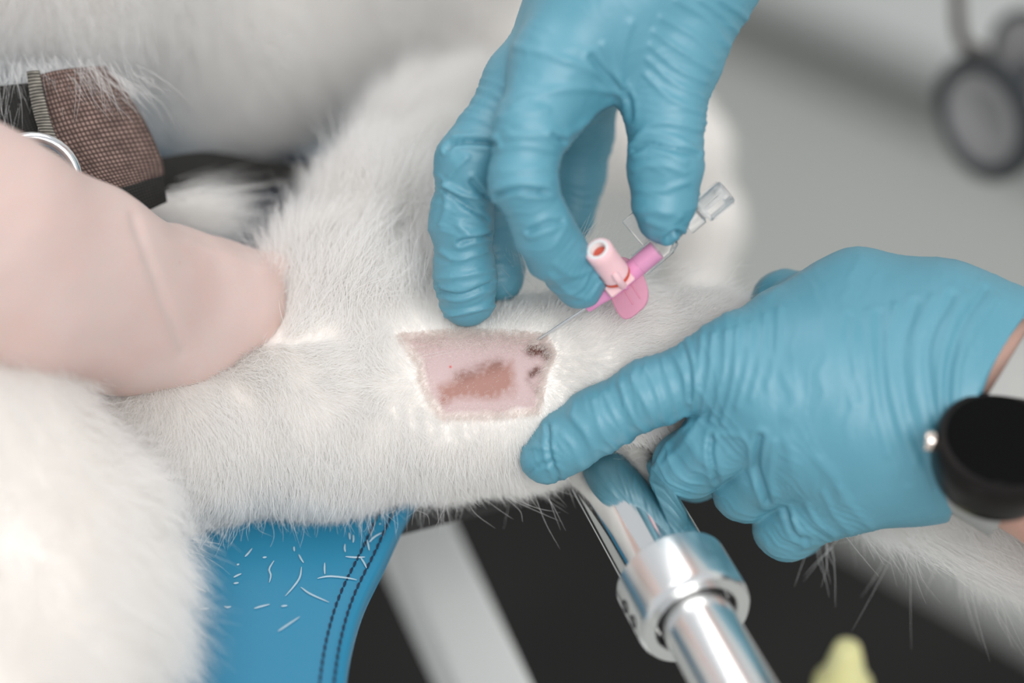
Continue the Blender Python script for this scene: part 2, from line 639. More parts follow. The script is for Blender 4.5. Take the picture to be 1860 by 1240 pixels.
oxy = plane_xy(outline)
nxt, prv = np.roll(oxy, -1, 0), np.roll(oxy, 1, 0)
tg = nxt - prv; tg /= np.linalg.norm(tg, axis=1)[:, None]
area2 = (oxy[:, 0] * nxt[:, 1] - nxt[:, 0] * oxy[:, 1]).sum()
inn = np.stack([-tg[:, 1], tg[:, 0]], 1) * (1 if area2 > 0 else -1)
pad = MB()
prof = [(14, 0.0), (9, 0.0), (2.6, -0.2), (1.0, -0.7), (0.3, -1.6), (0.0, -3), (0.4, -7), (2.5, -9), (14, -10)]
V, F = [], []
n = len(oxy)
for ins, dh in prof:
    V += list(from_xy(oxy + inn * ins, HP + dh))
for r in range(len(prof) - 1):
    for i in range(n):
        F.append((r * n + i, r * n + (i + 1) % n, (r + 1) * n + (i + 1) % n, (r + 1) * n + i))
F.append(tuple(range(n))); F.append(tuple((len(prof) - 1) * n + i for i in range(n))[::-1])
pad.add(V, F).build('pad', MPAD, table)
st = MB()
exy = plane_xy(edge)
for ins in (3.0, 6.9):
    q = exy[8:] + inn[8:60] * ins
    L = np.r_[0, np.cumsum(np.linalg.norm(np.diff(q, axis=0), axis=1))]
    s = 0
    while s < L[-1] - 3:
        a, b = [np.array([np.interp(t, L, q[:, 0]), np.interp(t, L, q[:, 1])]) for t in (s, s + 2.3)]
        nn = np.array([-(b - a)[1], (b - a)[0]]) / 2.3 * 0.10
        pts = from_xy(np.array([a - nn, (a + b) / 2, b + nn]), HP) + np.array([[0, 0, 0], UP * 0.35, [0, 0, 0]])
        st.tube(pts, [0.26, 0.42, 0.26], 6)
        s += 2.75
tag(st.build('stitching', MTHREAD, table), kind='stuff')
# steel plate under the pad, column to the floor, foot
pl = MB()
V = list(from_xy(oxy + inn * 22, HP - 10)) + list(from_xy(oxy + inn * 22, HP - 24))
pl.add(V, [tuple(range(n)), tuple(range(2 * n - 1, n - 1, -1))] + [(i, n + i, n + (i + 1) % n, (i + 1) % n) for i in range(n)])
pl.build('support_plate', MBLACK, table, smooth=False)
cb = level_shift(near_l, 60, 260)
col_h = HP - 24 - ZF
cl = MB(); cl.lathe(cb - UP * (HP - ZF), UP, [(0, 0), (170, 0), (170, 22), (60, 34), (38, 60), (38, col_h - 10), (80, col_h), (0, col_h)], 40)
cl.build('column', MBAR, table)

# grey frame bar below the pad
bd = unit(np.array([0.337, -0.631, 0.70]))
bd = unit(bd - UP * (bd @ UP))
side = unit(np.cross(UP, bd))
bar_top = P(756, 930, -165)
bc = bar_top - UP * 16 + bd * 40 - side * 0
bb = MB(); bb.box(bc, [bd, side, UP], (260, 11.5, 15), 2)
bb.build('frame_bar', MBAR, table)
hg = MB()
hp0 = bc - bd * 200
hg.box(hp0 + UP * ((HP - 24) - hp0 @ UP + 15) / 2, [bd, side, UP], (16, 10, ((HP - 24) - hp0 @ UP - 15) / 2 + 2), 1.5)
hg.build('hanger', MBLACK, table)

# ------------------------------------------------------------------ chrome rail with clamp collar
ax = bd.copy()
rc = P(1266, 1127, 30)                                   # centre of the collar's end ring
rail = root('steel_tube', rc - ax * 55 - UP * 17, 'polished steel tube with a thick clamp collar jutting out from under the dog leg', 'tube')
t0 = rc - ax * 98
t = MB(); t.lathe(t0, ax, [(0, 0), (12.2, 0), (13, 0.8), (13, 82), (0, 82)], 64); t.build('tube', MCHROME, rail)
t = MB(); t.lathe(rc - ax * 19, ax, [(12.9, 0), (15.3, 0), (16.4, 1.1), (16.4, 16.4), (16.1, 18.0), (15.4, 19), (12.2, 19), (11.6, 18.2), (11.4, 14), (12.9, 13.5), (12.9, 0)], 72)
col_o = t.build('clamp_collar', MALU, rail)
t = MB(); t.lathe(rc - ax * 8, ax, [(0, 0), (10.3, 0), (10.3, 120), (9.6, 121), (0, 121)], 64); t.build('inner_rod', MALU, rail)
lft = unit(-side * 0.0 + np.cross(ax, np.array([0, 0, 1.0])))
if lft[0] > 0: lft = -lft
for k, (h, ang) in enumerate(((-11.5, 22), (-5.5, 22))):
    dirr = math.cos(math.radians(ang)) * lft + math.sin(math.radians(ang)) * unit(np.cross(ax, lft) * np.sign(np.cross(ax, lft)[2]))
    s = MB(); s.lathe(rc + ax * h + dirr * 15.9, dirr, [(0, 0.1), (1.1, 0.1), (1.15, 0.7), (1.9, 0.75), (1.9, 0), ], 20)
    so = s.build('set_screw', MBLACK, col_o)
rb = MB()
rb0 = t0 + ax * 6
rb.box(rb0 - UP * 20 - ax * 0, [ax, side, UP], (5, 9, 9), 1)
rb.box(rb0 - UP * 26 - side * 60, [ax, side, UP], (5, 75, 4), 1)
rb.build('bracket', MBLACK, rail)

# ------------------------------------------------------------------ the dog
LEG = chain([(150, 800, -22, 24), (330, 800, -19, 21), (600, 780, -19, 20), (800, 735, -21, 21.5), (950, 712, -22, 22.5), (1120, 680, -22, 21),
             (1300, 668, -22, 16.5), (1480, 740, -26, 15), (1640, 835, -28, 14.5), (1850, 925, -28, 14), (2000, 985, -30, 14)])
ARM = chain([(560, 700, -30, 20), (640, 560, -34, 19), (720, 420, -60, 20), (820, 300, -110, 24)])
CHEST = chain([(-260, -150, -64, 40), (80, -105, -82, 40), (400, 20, -150, 42), (700, -10, -195, 44), (900, -60, -225, 50)])
CHEST2 = chain([(-200, -420, -130, 70), (500, -420, -190, 90), (900, -350, -230, 80)])
FORE = chain([(-330, 760, 20, 44), (-80, 830, 24, 34), (90, 1000, 26, 29), (80, 1150, 42, 29), (20, 1420, 62, 32)])
FAR = chain([(900, 120, -190, 34), (1120, 200, -205, 24), (1225, 270, -215, 16), (1268, 400, -225, 13), (1258, 520, -225, 12)])
DOG = [LEG, ARM, CHEST, CHEST2, FORE, FAR]


def dog_parts(p):
    return [d_chain(p, LEG, 14), d_chain(p, ARM, 14), d_chain(p, CHEST, 20), d_chain(p, CHEST2, 30), d_chain(p, FORE, 14), d_chain(p, FAR, 10)]


def f_dog(p):
    L, A, C, C2, Fo, Fa = dog_parts(p)
    d = smin(L, A, 22)
    d = smin(d, Fo, 14)
    d = smin(d, smin(smin(C, C2, 30), Fa, 20), 26)
    flat = 12.0 + 0 * d
    fl = -((p @ UP) - (HP + 1.2))                        # lies on the pad
    u, _ = UVW(p)
    k = np.clip((1000 - u) / 60, 0, 1)
    return np.where(k > 0, np.maximum(d, fl - 60 * (1 - k)), d)


dog = root('dog', on_level(350, 800, HP), 'white long-haired dog lying down with one foreleg stretched out and shaved', 'dog')
lo, hi = bounds(DOG, 6)
lo = np.maximum(lo, [-260, -190, -330]); hi = np.minimum(hi, [215, 185, 130])
v, q, nr = skin(f_dog, lo, hi, 3.0)

# finer facets over the clipped window, so that its marks are sharp
PATCH = [(732, 612), (860, 604), (990, 612), (1003, 640), (992, 665), (984, 700), (976, 742), (900, 750), (806, 752), (786, 722), (772, 690), (766, 655)]


def refine(v, q, fn, sel_fn, times):
    import bmesh
    me = bpy.data.meshes.new('tmp')
    me.from_pydata(v.tolist(), [], q.tolist())
    bm = bmesh.new(); bm.from_mesh(me)
    for _ in range(times):
        bm.verts.ensure_lookup_table()
        co = np.array([x.co[:] for x in bm.verts])
        s = sel_fn(co)
        bm.verts.index_update()
        ed = [e for e in bm.edges if s[e.verts[0].index] and s[e.verts[1].index]]
        bmesh.ops.subdivide_edges(bm, edges=ed, cuts=1, use_grid_fill=True)
    bmesh.ops.triangulate(bm, faces=[f for f in bm.faces])
    bm.verts.index_update()
    co = np.array([x.co[:] for x in bm.verts]); fc = np.array([[x.index for x in f.verts] for f in bm.faces])
    bm.free(); bpy.data.meshes.remove(me)
    for _ in range(2):
        d0 = fn(co); e = 0.3
        g = np.stack([fn(co + np.eye(3)[k] * e) - d0 for k in range(3)], 1) / e
        gn = np.linalg.norm(g, axis=1)[:, None] + 1e-6
        co = co - np.clip(d0[:, None] / gn, -2, 2) * g / gn
    return co, fc, g / gn


def near_patch(co):
    u, w = UVW(co)
    return (u > 715) & (u < 1025) & (w > 590) & (w < 770) & (co[:, 2] > -35)


v, tri, nr = refine(v, q, f_dog, near_patch, 3)


def patch_edge(p):
    """signed distance in mm to the clipped window, negative inside"""
    u, w = UVW(p)
    d = poly_dist(u, w, PATCH + PATCH[:1]) / K
    ins = in_poly(u, w, PATCH) & (p[:, 2] > -40)
    far = np.where(p[:, 2] > -40, d, 99)
    return np.where(ins, -d, far)


u, w = UVW(v)
pe = patch_edge(v) + 0.5 * noise(v, 3, 41)
cw = np.array([0.86, 0.82, 0.78]); cp = np.array([0.52, 0.39, 0.385])
kk = np.clip(0.5 - pe / 2.2, 0, 1)[:, None]
colr = cw + (cp - cw) * kk
grain = np.clip(0.62 + 0.28 * noise(v, 0.7, 52, 14) + 0.22 * noise(v, 2.0, 53, 12), 0, 1)
b_main = [(800, 705), (850, 680), (905, 660), (930, 657), (935, 700), (925, 716), (860, 722), (805, 730)]
dm = np.where(in_poly(u, w, b_main), poly_dist(u, w, b_main + b_main[:1]), -poly_dist(u, w, b_main + b_main[:1]))
k1 = 2.0 * np.clip(0.4 + (dm + 5 * noise(v, 4, 60, 12)) / 30, 0, 1) * (0.35 + 0.5 * grain)
top_dark = np.exp(-(poly_dist(u, w, [(835, 684), (870, 672), (905, 661)]) / 13) ** 2) * (0.3 + 0.6 * grain)
cb1, cb2 = np.array([0.34, 0.17, 0.135]), np.array([0.22, 0.11, 0.09])
colr = colr + (cb1 - colr) * (np.clip(k1, 0, 0.9) * kk[:, 0])[:, None]
colr = colr + (cb2 - colr) * (np.clip(top_dark * 0.9, 0, 1) * kk[:, 0])[:, None]
kd = np.clip(1.5 * np.exp(-(poly_dist(u, w, [(966, 635), (984, 636), (996, 645)]) / 11) ** 2) * (0.6 + 0.5 * grain), 0, 1)
kd = np.maximum(kd, np.clip(1.2 * np.exp(-(poly_dist(u, w, [(966, 680), (976, 672)]) / 8) ** 2) * (0.3 + 0.7 * grain), 0, 0.9))
kd = np.maximum(kd, 0.6 * np.exp(-(poly_dist(u, w, [(960, 690), (978, 712)]) / 7) ** 2) * grain)
colr = colr + (np.array([0.12, 0.05, 0.04]) - colr) * (kd * kk[:, 0])[:, None]
nick = np.exp(-(np.hypot(u - 818, w - 666) / 2.2) ** 2)
colr = colr + (np.array([0.55, 0.06, 0.05]) - colr) * nick[:, None]
body = link_mesh('body', v, tri, MDOG, dog)
ca = body.data.color_attributes.new('Col', 'FLOAT_COLOR', 'POINT')
ca.data.foreach_set('color', np.c_[colr, np.ones(len(colr))].astype(np.float32).ravel())

# ---- coat
TRI_A = v[tri[:, 0]]; TRI_B = v[tri[:, 1]]; TRI_C = v[tri[:, 2]]
tri_area = 0.5 * np.linalg.norm(np.cross(TRI_B - TRI_A, TRI_C - TRI_A), axis=1)
tri_c = (TRI_A + TRI_B + TRI_C) / 3
comp = np.argmin(np.stack(dog_parts(tri_c), 1), 1)
tri_n = nr[tri].mean(1)


def scatter(wgt, count):
    cum = np.cumsum(wgt)
    k = np.searchsorted(cum, rng.uniform(0, cum[-1], count))
    a, b = rng.uniform(size=(2, count)); fl = a + b > 1
    a[fl], b[fl] = 1 - a[fl], 1 - b[fl]
    p = TRI_A[k] + a[:, None] * (TRI_B[k] - TRI_A[k]) + b[:, None] * (TRI_C[k] - TRI_A[k])
    nn = nr[tri[k, 0]] * (1 - a - b)[:, None] + nr[tri[k, 1]] * a[:, None] + nr[tri[k, 2]] * b[:, None]
    return p, nn / np.linalg.norm(nn, axis=1)[:, None]


def comb(p, ctrl):
    """ctrl rows: u, v, dx, dy (picture), dz, length mm, lift"""
    c = np.array(ctrl, float)
    u, w = UVW(p)
    d2 = (u[:, None] - c[:, 0]) ** 2 + (w[:, None] - c[:, 1]) ** 2 + 30 ** 2
    g = 1 / d2 ** 1.6
    g /= g.sum(1)[:, None]
    d = np.stack([g @ c[:, 2], -(g @ c[:, 3]), g @ c[:, 4]], 1)
    return d, g @ c[:, 5], g @ c[:, 6]


COAT_P, COAT_R, COAT_N = [], [], []


def grow(p, nn, d, L, lift, rad, npt=7, clump=0.35, csize=4.0, curl=0.25, sag=0.15, seed=0, spread=0.22):
    N = len(p)
    d = d - nn * (d * nn).sum(1)[:, None]
    d /= np.linalg.norm(d, axis=1)[:, None] + 1e-6
    jit = rng.normal(size=(N, 3)) * spread
    wob = np.stack([noise(p, csize * 2.2, seed + 10 * k) for k in range(3)], 1) * clump
    d = d + jit + wob
    d /= np.linalg.norm(d, axis=1)[:, None] + 1e-6
    L = L * rng.uniform(0.65, 1.15, N)
    # clump: strands lean to the axis of their cell
    cell = np.floor((p + 1.2 * np.stack([noise(p, 6, seed + 90 + k) for k in range(3)], 1)) / csize).astype(np.int64)
    key = cell[:, 0] * 73856093 ^ cell[:, 1] * 19349663 ^ cell[:, 2] * 83492791
    _, inv = np.unique(key, return_inverse=True)
    cnt = np.bincount(inv)[:, None]
    cen = np.stack([np.bincount(inv, p[:, k]) for k in range(3)], 1) / cnt
    pull = (cen[inv] - p)
    pull *= rng.uniform(0.2, 1.0, N)[:, None] * clump * 1.5
    out = np.empty((N, npt, 3), np.float32)
    cw_ = rng.normal(size=(N, 3)); ph = rng.uniform(0, 6.28, N)
    for i in range(npt):
        t = i / (npt - 1)
        lf = lift * (1 - 0.75 * t)
        s = L[:, None] * t
        q = p + s * ((lift * (1 - 0.5 * t))[:, None] * nn + (1 - 0.3 * lift)[:, None] * d)
        q = q - UP * (sag * L * t * t)[:, None] + pull * t ** 1.5
        q = q + cw_ * (curl * L * 0.12 * np.sin(ph + 3.2 * t) * t)[:, None]
        out[:, i] = q
    COAT_P.append(out.reshape(-1, 3)); COAT_N.append(np.full(N, npt))
    prof = np.array([1.0, 1.0, 0.95, 0.85, 0.7, 0.45, 0.12]) if npt == 7 else np.linspace(1, 0.2, npt)
    COAT_R.append((rad * prof[None, :] * rng.uniform(0.7, 1.2, N)[:, None]).ravel())


vis = np.clip((tri_n[:, 2] + 0.45) * 1.4, 0.12, 1)
LEG_C = [(300, 860, -.2, 1, .2, 7, .5), (360, 950, -.3, 1, .1, 7, .6), (600, 920, -.12, 1, .1, 6.5, .6), (800, 905, .15, 1, 0, 7, .6), (950, 890, .35, .9, 0, 7.5, .6),
         (1030, 870, .3, .9, 0, 6, .55), (700, 800, .1, 1, .2, 5.5, .35), (500, 760, .3, .8, .2, 7, .35), (420, 700, .6, .5, .2, 8, .3), (600, 680, .4, -.2, .2, 8, .3),
         (1110, 500, .45, -.9, .1, 11, .6), (1200, 520, .8, -.5, 0, 10, .5), (1290, 540, .9, -.3, -.1, 9, .45), (1200, 610, .95, -.2, 0, 8, .3), (1060, 590, .75, -.55, 0, 6, .35),
         (1050, 660, .95, -.05, 0, 5, .3), (1110, 740, .8, .5, 0, 5, .3), (1180, 800, .6, .8, 0, 5, .4), (960, 560, .2, -1, 0, 7, .4), (880, 580, 0, -1, 0, 6, .4), (780, 580, -.15, -1, 0, 8, .4),
         (720, 640, -.6, -.7, 0, 7, .35), (690, 560, .05, -1, .1, 12, .4), (880, 790, 0, 1, .1, 4, .3), (760, 740, -.5, .7, .1, 4.5, .3), (1010, 760, .5, .7, 0, 4.5, .3),
         (1600, 930, .7, .7, .2, 12, .55), (1700, 970, .85, .5, .2, 16, .45), (1850, 1010, .92, .4, .2, 17, .4)]
p, nn = scatter(np.where(comp == 0, tri_area * vis, 0), 250000)
d, L, lift = comb(p, LEG_C)
pe = patch_edge(p)
keep = pe > 0.5 + 0.8 * noise(p, 2.2, 70, 12) + 0.4 * rng.normal(size=len(p))
L = np.where(pe < 9, L * np.clip(0.22 + pe / 9 * 0.78, 0.2, 1), L)
lift = np.where(pe < 9, np.maximum(lift, 0.75 - 0.04 * pe), lift)
grow(p[keep], nn[keep], d[keep], L[keep], lift[keep], 0.05, clump=0.2, csize=2.6, seed=3, spread=0.3)
# long guard hairs
p, nn = scatter(np.where(comp == 0, tri_area * vis, 0), 3800)
d, L, lift = comb(p, LEG_C)
keep = patch_edge(p) > 7
grow(p[keep], nn[keep], d[keep], L[keep] * 1.9, lift[keep] * 1.15, 0.04, clump=0.5, csize=5, seed=5, spread=0.35, curl=0.6)
ARM_C = [(640, 640, .2, -1, .1, 14, .35), (600, 520, .35, -1, 0, 22, .35), (700, 420, .3, -1, -.1, 26, .35), (760, 330, .3, -1, -.1, 26, .3), (560, 620, .5, -.7, .1, 14, .3), (740, 560, .0, -1, .1, 15, .35),
         (520, 500, -.1, -1, 0, 22, .4)]
p, nn = scatter(np.where(comp == 1, tri_area * vis, 0), 70000)
d, L, lift = comb(p, ARM_C)
grow(p, nn, d, L, lift, 0.06, clump=0.4, csize=5, seed=7, spread=0.25)
CH_C = [(0, 100, -.3, 1, .1, 16, .2), (150, 110, .4, 1, .1, 16, .2), (300, 230, .4, .8, .1, 18, .2), (450, 260, .5, .8, .1, 20, .2), (650, 230, .6, .7, 0, 20, .2), (850, 150, .6, .6, 0, 20, .2), (400, -50, .5, .8, 0, 20, .2)]
p, nn = scatter(np.where(comp == 2, tri_area * vis, np.where(comp == 3, 0.15 * tri_area * vis, 0)), 150000)
d, L, lift = comb(p, CH_C)
L = L * 0.75
grow(p, nn, d, L, lift, 0.085, clump=0.15, csize=7, seed=11, spread=0.3)
FO_C = [(60, 760, .3, .8, .2, 13, .4), (250, 900, .7, .6, .1, 15, .45), (300, 1020, .8, .45, .1, 17, .5), (200, 1180, .8, .5, .1, 18, .5), (0, 1000, .3, 1, .2, 14, .4)]
p, nn = scatter(np.where(comp == 4, tri_area * vis, 0), 55000)
d, L, lift = comb(p, FO_C)
grow(p, nn, d, L, lift * 1.5, 0.05, clump=0.35, csize=5, seed=13, spread=0.35)
p, nn = scatter(np.where(comp == 5, tri_area * vis, 0), 14000)
d, L, lift = comb(p, [(1200, 250, .5, .8, 0, 9, .4), (1290, 450, 0, 1, 0, 9, .4)])
grow(p, nn, d, L, lift, 0.13, clump=0.4, csize=6, seed=15)
# locks that fall over the harness and below the chest
strands = []
# (start u, v, z) (travel du, dv, dz) count, spread px, length jitter, direction jitter px
LOCKS = [((40, 118, -22), (14, 80, 8), 130, (46, 10), 12), ((120, 116, -20), (40, 75, 8), 120, (44, 10), 14), ((200, 140, -24), (55, 60, 6), 90, (36, 12), 14), ((10, 140, -20), (-12, 100, 8), 60, (26, 10), 12), ((90, 118, -18), (20, 140, 10), 14, (50, 8), 20),
         ((250, 378, -42), (200, -6, -16), 900, (18, 12), 26), ((300, 402, -48), (150, 22, -10), 500, (26, 12), 24),
         ((1062, 470, -12), (42, -72, 4), 26, (16, 14), 10), ((1085, 480, -12), (50, -48, 2), 20, (16, 12), 12), ((1150, 480, -14), (70, -52, 2), 20, (20, 14), 14), ((1215, 490, -16), (85, -30, 0), 26, (30, 16), 12),
         ((930, 520, -20), (-28, -52, 8), 60, (18, 12), 12), ((950, 500, -20), (-14, -60, 6), 40, (14, 12), 12), ((690, 480, -22), (30, -190, -8), 22, (36, 40), 22), ((745, 470, -20), (60, -150, -8), 16, (18, 40), 26), ((720, 520, -14), (4, -110, 4), 120, (50, 26), 14),
         ((1600, 962, -12), (55, 62, 4), 40, (20, 8), 16), ((1500, 985, -24), (-30, 62, 2), 16, (20, 5), 34), ((1660, 975, -10), (110, 75, 4), 60, (26, 10), 18), ((1740, 1000, -10), (130, 72, 4), 90, (36, 14), 18), ((1800, 1020, -10), (140, 60, 4), 90, (36, 16), 18),
         ((900, 905, -14), (70, 50, 4), 6, (40, 6), 18), ((980, 895, -14), (40, 80, 4), 3, (20, 6), 22), ((620, 925, -12), (6, 46, 3), 40, (90, 5), 12), ((400, 945, -10), (-22, 46, 3), 40, (40, 6), 12),
         ((340, 960, 22), (42, 50, 2), 60, (8, 16), 20), ((320, 1040, 34), (50, 34, 2), 60, (10, 30), 18)]
for p0, tv, cnt_, spd, dj in LOCKS:
    for _ in range(cnt_):
        su, sv = rng.normal() * spd[0], rng.normal() * spd[1]
        f_ = rng.uniform(0.6, 1.15)
        du, dv = tv[0] * f_ + rng.normal() * dj, tv[1] * f_ + rng.normal() * dj
        a = P(p0[0] + su, p0[1] + sv, p0[2] + rng.normal() * 1.5)
        b = P(p0[0] + su + du, p0[1] + sv + dv, p0[2] + tv[2] + rng.normal() * 2)
        m_ = (a + b) / 2 + rng.normal(size=3) * 0.9 + np.array([0, 0, 1.0])
        strands.append(spline([a, m_, b], 7))
S = np.array(strands, np.float32)
COAT_P.append(S.reshape(-1, 3)); COAT_N.append(np.full(len(S), 7)); COAT_R.append(np.tile(np.array([1, 1, .95, .85, .7, .5, .15]) * 0.042, len(S)))


def curves_object(name, pts, counts, rad, m, parent):
    c = bpy.data.hair_curves.new(name)
    c.add_curves([int(x) for x in counts])
    pw = W(pts) - ORIGIN[parent.name]
    c.attributes['position'].data.foreach_set('vector', pw.astype(np.float32).ravel())
    ra = c.attributes.get('radius') or c.attributes.new('radius', 'FLOAT', 'POINT')
    ra.data.foreach_set('value', (np.asarray(rad) * 0.001).astype(np.float32))
    c.materials.append(m)
    o = bpy.data.objects.new(name, c)
    COL.objects.link(o)
    o.parent = parent
    return tag(o, kind='stuff')


curves_object('fur', np.vstack(COAT_P), np.concatenate(COAT_N), np.concatenate(COAT_R), MFUR, dog)
# clipped stubble in the window
COAT_P, COAT_R, COAT_N = [], [], []
p, nn = scatter(np.where(near_patch(tri_c), tri_area, 0), 26000)
pe = patch_edge(p)
uu, ww = UVW(p)
dens = np.clip(0.06 + 0.8 * np.exp(pe / 1.5) + 0.7 * np.exp(-((ww - 622) / 22) ** 2), 0, 1)
keep = (pe < 1.5) & (rng.uniform(size=len(p)) < dens)
p, nn, pe, ww = p[keep], nn[keep], pe[keep], ww[keep]
Ls = np.clip(0.55 + 1.6 * np.exp(pe / 1.6) + 0.5 * np.exp(-((ww - 622) / 20) ** 2), 0.4, 2.2)
grow(p, nn, np.tile(np.array([-0.5, -0.8, 0.2]), (len(p), 1)), Ls, np.full(len(p), 0.55), 0.045, npt=4, clump=0.2, csize=2, seed=21, sag=0, spread=0.3)
so = curves_object('stubble', np.vstack(COAT_P), np.concatenate(COAT_N), np.concatenate(COAT_R), MSTUB, dog)

# ------------------------------------------------------------------ harness on the dog
har = root('dog_harness', P(180, 350, -14), 'brown mesh dog harness panel with black trim and metal ring behind the bare forearm', 'harness')


def ribbon(left, right, nu, nv, bulge, thick, name, m, parent, wav=0.0):
    A, B = spline([P(*x) for x in left], nv), spline([P(*x) for x in right], nv)
    V, F, UVs = [], [], []
    for j in range(nv):
        for i in range(nu):
            t = i / (nu - 1)
            q = A[j] + (B[j] - A[j]) * t + np.array([0, 0, 1]) * bulge * math.sin(math.pi * t)
            V.append(q)
    V = np.array(V)
    V[:, 2] += wav * noise(V, 9, 77)
    nb_ = len(V)
    V2 = V - np.array([0, 0, thick])
    for j in range(nv - 1):
        for i in range(nu - 1):
            a = j * nu + i
            F.append((a, a + nu, a + nu + 1, a + 1)); F.append((nb_ + a, nb_ + a + 1, nb_ + a + nu + 1, nb_ + a + nu))
    rim = [i for i in range(nu)] + [j * nu + nu - 1 for j in range(1, nv)] + [(nv - 1) * nu + i for i in range(nu - 2, -1, -1)] + [j * nu for j in range(nv - 2, 0, -1)]
    for a, b in zip(rim, rim[1:] + rim[:1]):
        F.append((a, b, nb_ + b, nb_ + a))
    o = MB().add(np.vstack([V, V2]), F).build(name, m, parent)
    uvl = o.data.uv_layers.new(name='UVMap')
    lenu = np.linalg.norm(B - A, axis=1).mean(); lenv = np.linalg.norm(np.diff(A, axis=0), axis=1).sum()
    co = {}
    for k in range(2 * nb_):
        kk_ = k % nb_
        co[k] = (kk_ % nu / (nu - 1) * lenu, kk_ // nu / (nv - 1) * lenv)
    for lp in o.data.loops:
        uvl.data[lp.index].uv = co[lp.vertex_index]
    return o


def weave(name, c1, c2, fu, fv, bump=0.6):
    m = mat(name, c1, 0.85, spec=0.2)
    nt = m.node_tree; b = nt.nodes['Principled BSDF']
    uv = nt.nodes.new('ShaderNodeUVMap'); sp = nt.nodes.new('ShaderNodeSeparateXYZ')
    nt.links.new(uv.outputs[0], sp.inputs[0])
    def sn(out, f):
        a = nt.nodes.new('ShaderNodeMath'); a.operation = 'MULTIPLY'; a.inputs[1].default_value = f
        s_ = nt.nodes.new('ShaderNodeMath'); s_.operation = 'SINE'
        nt.links.new(out, a.inputs[0]); nt.links.new(a.outputs[0], s_.inputs[0])
        c_ = nt.nodes.new('ShaderNodeMath'); c_.operation = 'ABSOLUTE'
        nt.links.new(s_.outputs[0], c_.inputs[0])
        return c_.outputs[0]
    if fv:
        mu = nt.nodes.new('ShaderNodeMath'); mu.operation = 'MULTIPLY'
        nt.links.new(sn(sp.outputs[0], fu), mu.inputs[0]); nt.links.new(sn(sp.outputs[1], fv), mu.inputs[1])
        fac = mu.outputs[0]
    else:
        fac = sn(sp.outputs[1], fu)
    nz = nt.nodes.new('ShaderNodeTexNoise'); nz.inputs['Scale'].default_value = 0.25
    nt.links.new(uv.outputs[0], nz.inputs['Vector'])
    ml = nt.nodes.new('ShaderNodeMath'); ml.operation = 'MULTIPLY'
    nt.links.new(fac, ml.inputs[0])
    mr = nt.nodes.new('ShaderNodeMapRange'); mr.inputs['From Min'].default_value = 0.3; mr.inputs['From Max'].default_value = 0.7; mr.inputs['To Min'].default_value = 0.5; mr.inputs['To Max'].default_value = 1.2
    nt.links.new(nz.outputs['Fac'], mr.inputs['Value']); nt.links.new(mr.outputs[0], ml.inputs[1])
    mx = nt.nodes.new('ShaderNodeMix'); mx.data_type = 'RGBA'
    mx.inputs['A'].default_value = (*c2, 1); mx.inputs['B'].default_value = (*c1, 1)
    nt.links.new(ml.outputs[0], mx.inputs['Factor']); nt.links.new(mx.outputs['Result'], b.inputs['Base Color'])
    bp = nt.nodes.new('ShaderNodeBump'); bp.inputs['Strength'].default_value = bump; bp.inputs['Distance'].default_value = 0.0006
    nt.links.new(fac, bp.inputs['Height']); nt.links.new(bp.outputs[0], b.inputs['Normal'])
    return m


MMESH = weave('brown_mesh_fabric', (0.30, 0.205, 0.175), (0.045, 0.03, 0.027), math.pi / 1.25, math.pi / 1.45)
MWEB = weave('ribbed_webbing', (0.30, 0.28, 0.24), (0.02, 0.02, 0.018), math.pi / 1.0, 0)
MTRIM = weave('black_trim', (0.035, 0.034, 0.032), (0.015, 0.015, 0.014), math.pi / 0.9, math.pi / 0.9, 0.4)
ribbon([(62, 138, -16), (75, 200, -12), (100, 262, -9), (140, 318, -8), (185, 362, -10)], [(190, 120, -26), (232, 170, -24), (268, 232, -24), (293, 290, -24), (296, 326, -24)], 24, 28, 6, 2, 'mesh_panel', MMESH, har, 0.4)
ribbon([(48, 130, -13), (57, 190, -9), (72, 240, -6), (100, 292, -4)], [(70, 128, -11), (82, 185, -7), (98, 240, -5), (128, 300, -3)], 6, 24, 1, 1.6, 'webbing_strap', MWEB, har)
ribbon([(180, 350, -7), (230, 338, -10), (296, 318, -20)], [(205, 400, -8), (250, 388, -12), (302, 366, -22)], 8, 16, 1, 2.2, 'lower_trim', MTRIM, har)
ribbon([(-60, 165, -18), (-40, 260, -14), (10, 330, -12), (90, 380, -10)], [(60, 150, -16), (75, 210, -13), (105, 275, -11), (160, 330, -11)], 10, 18, 2, 2.5, 'black_panel', MTRIM, har, 0.3)
ribbon([(292, 285, -44), (380, 275, -62), (480, 290, -84), (560, 300, -104)], [(300, 352, -44), (390, 352, -60), (480, 345, -82), (560, 330, -100)], 8, 20, 2, 2.2, 'belly_strap', MTRIM, har)
ring = MB(); rr = []
for a in np.linspace(0, 2 * math.pi, 41):
    rr.append(P(58 + 82 * math.cos(a), 330 - 80 * math.sin(a), 2 + 3 * math.sin(a)))
ring.tube(rr, 1.75, 14, caps=False); ring.build('metal_ring', MSTEEL, har)

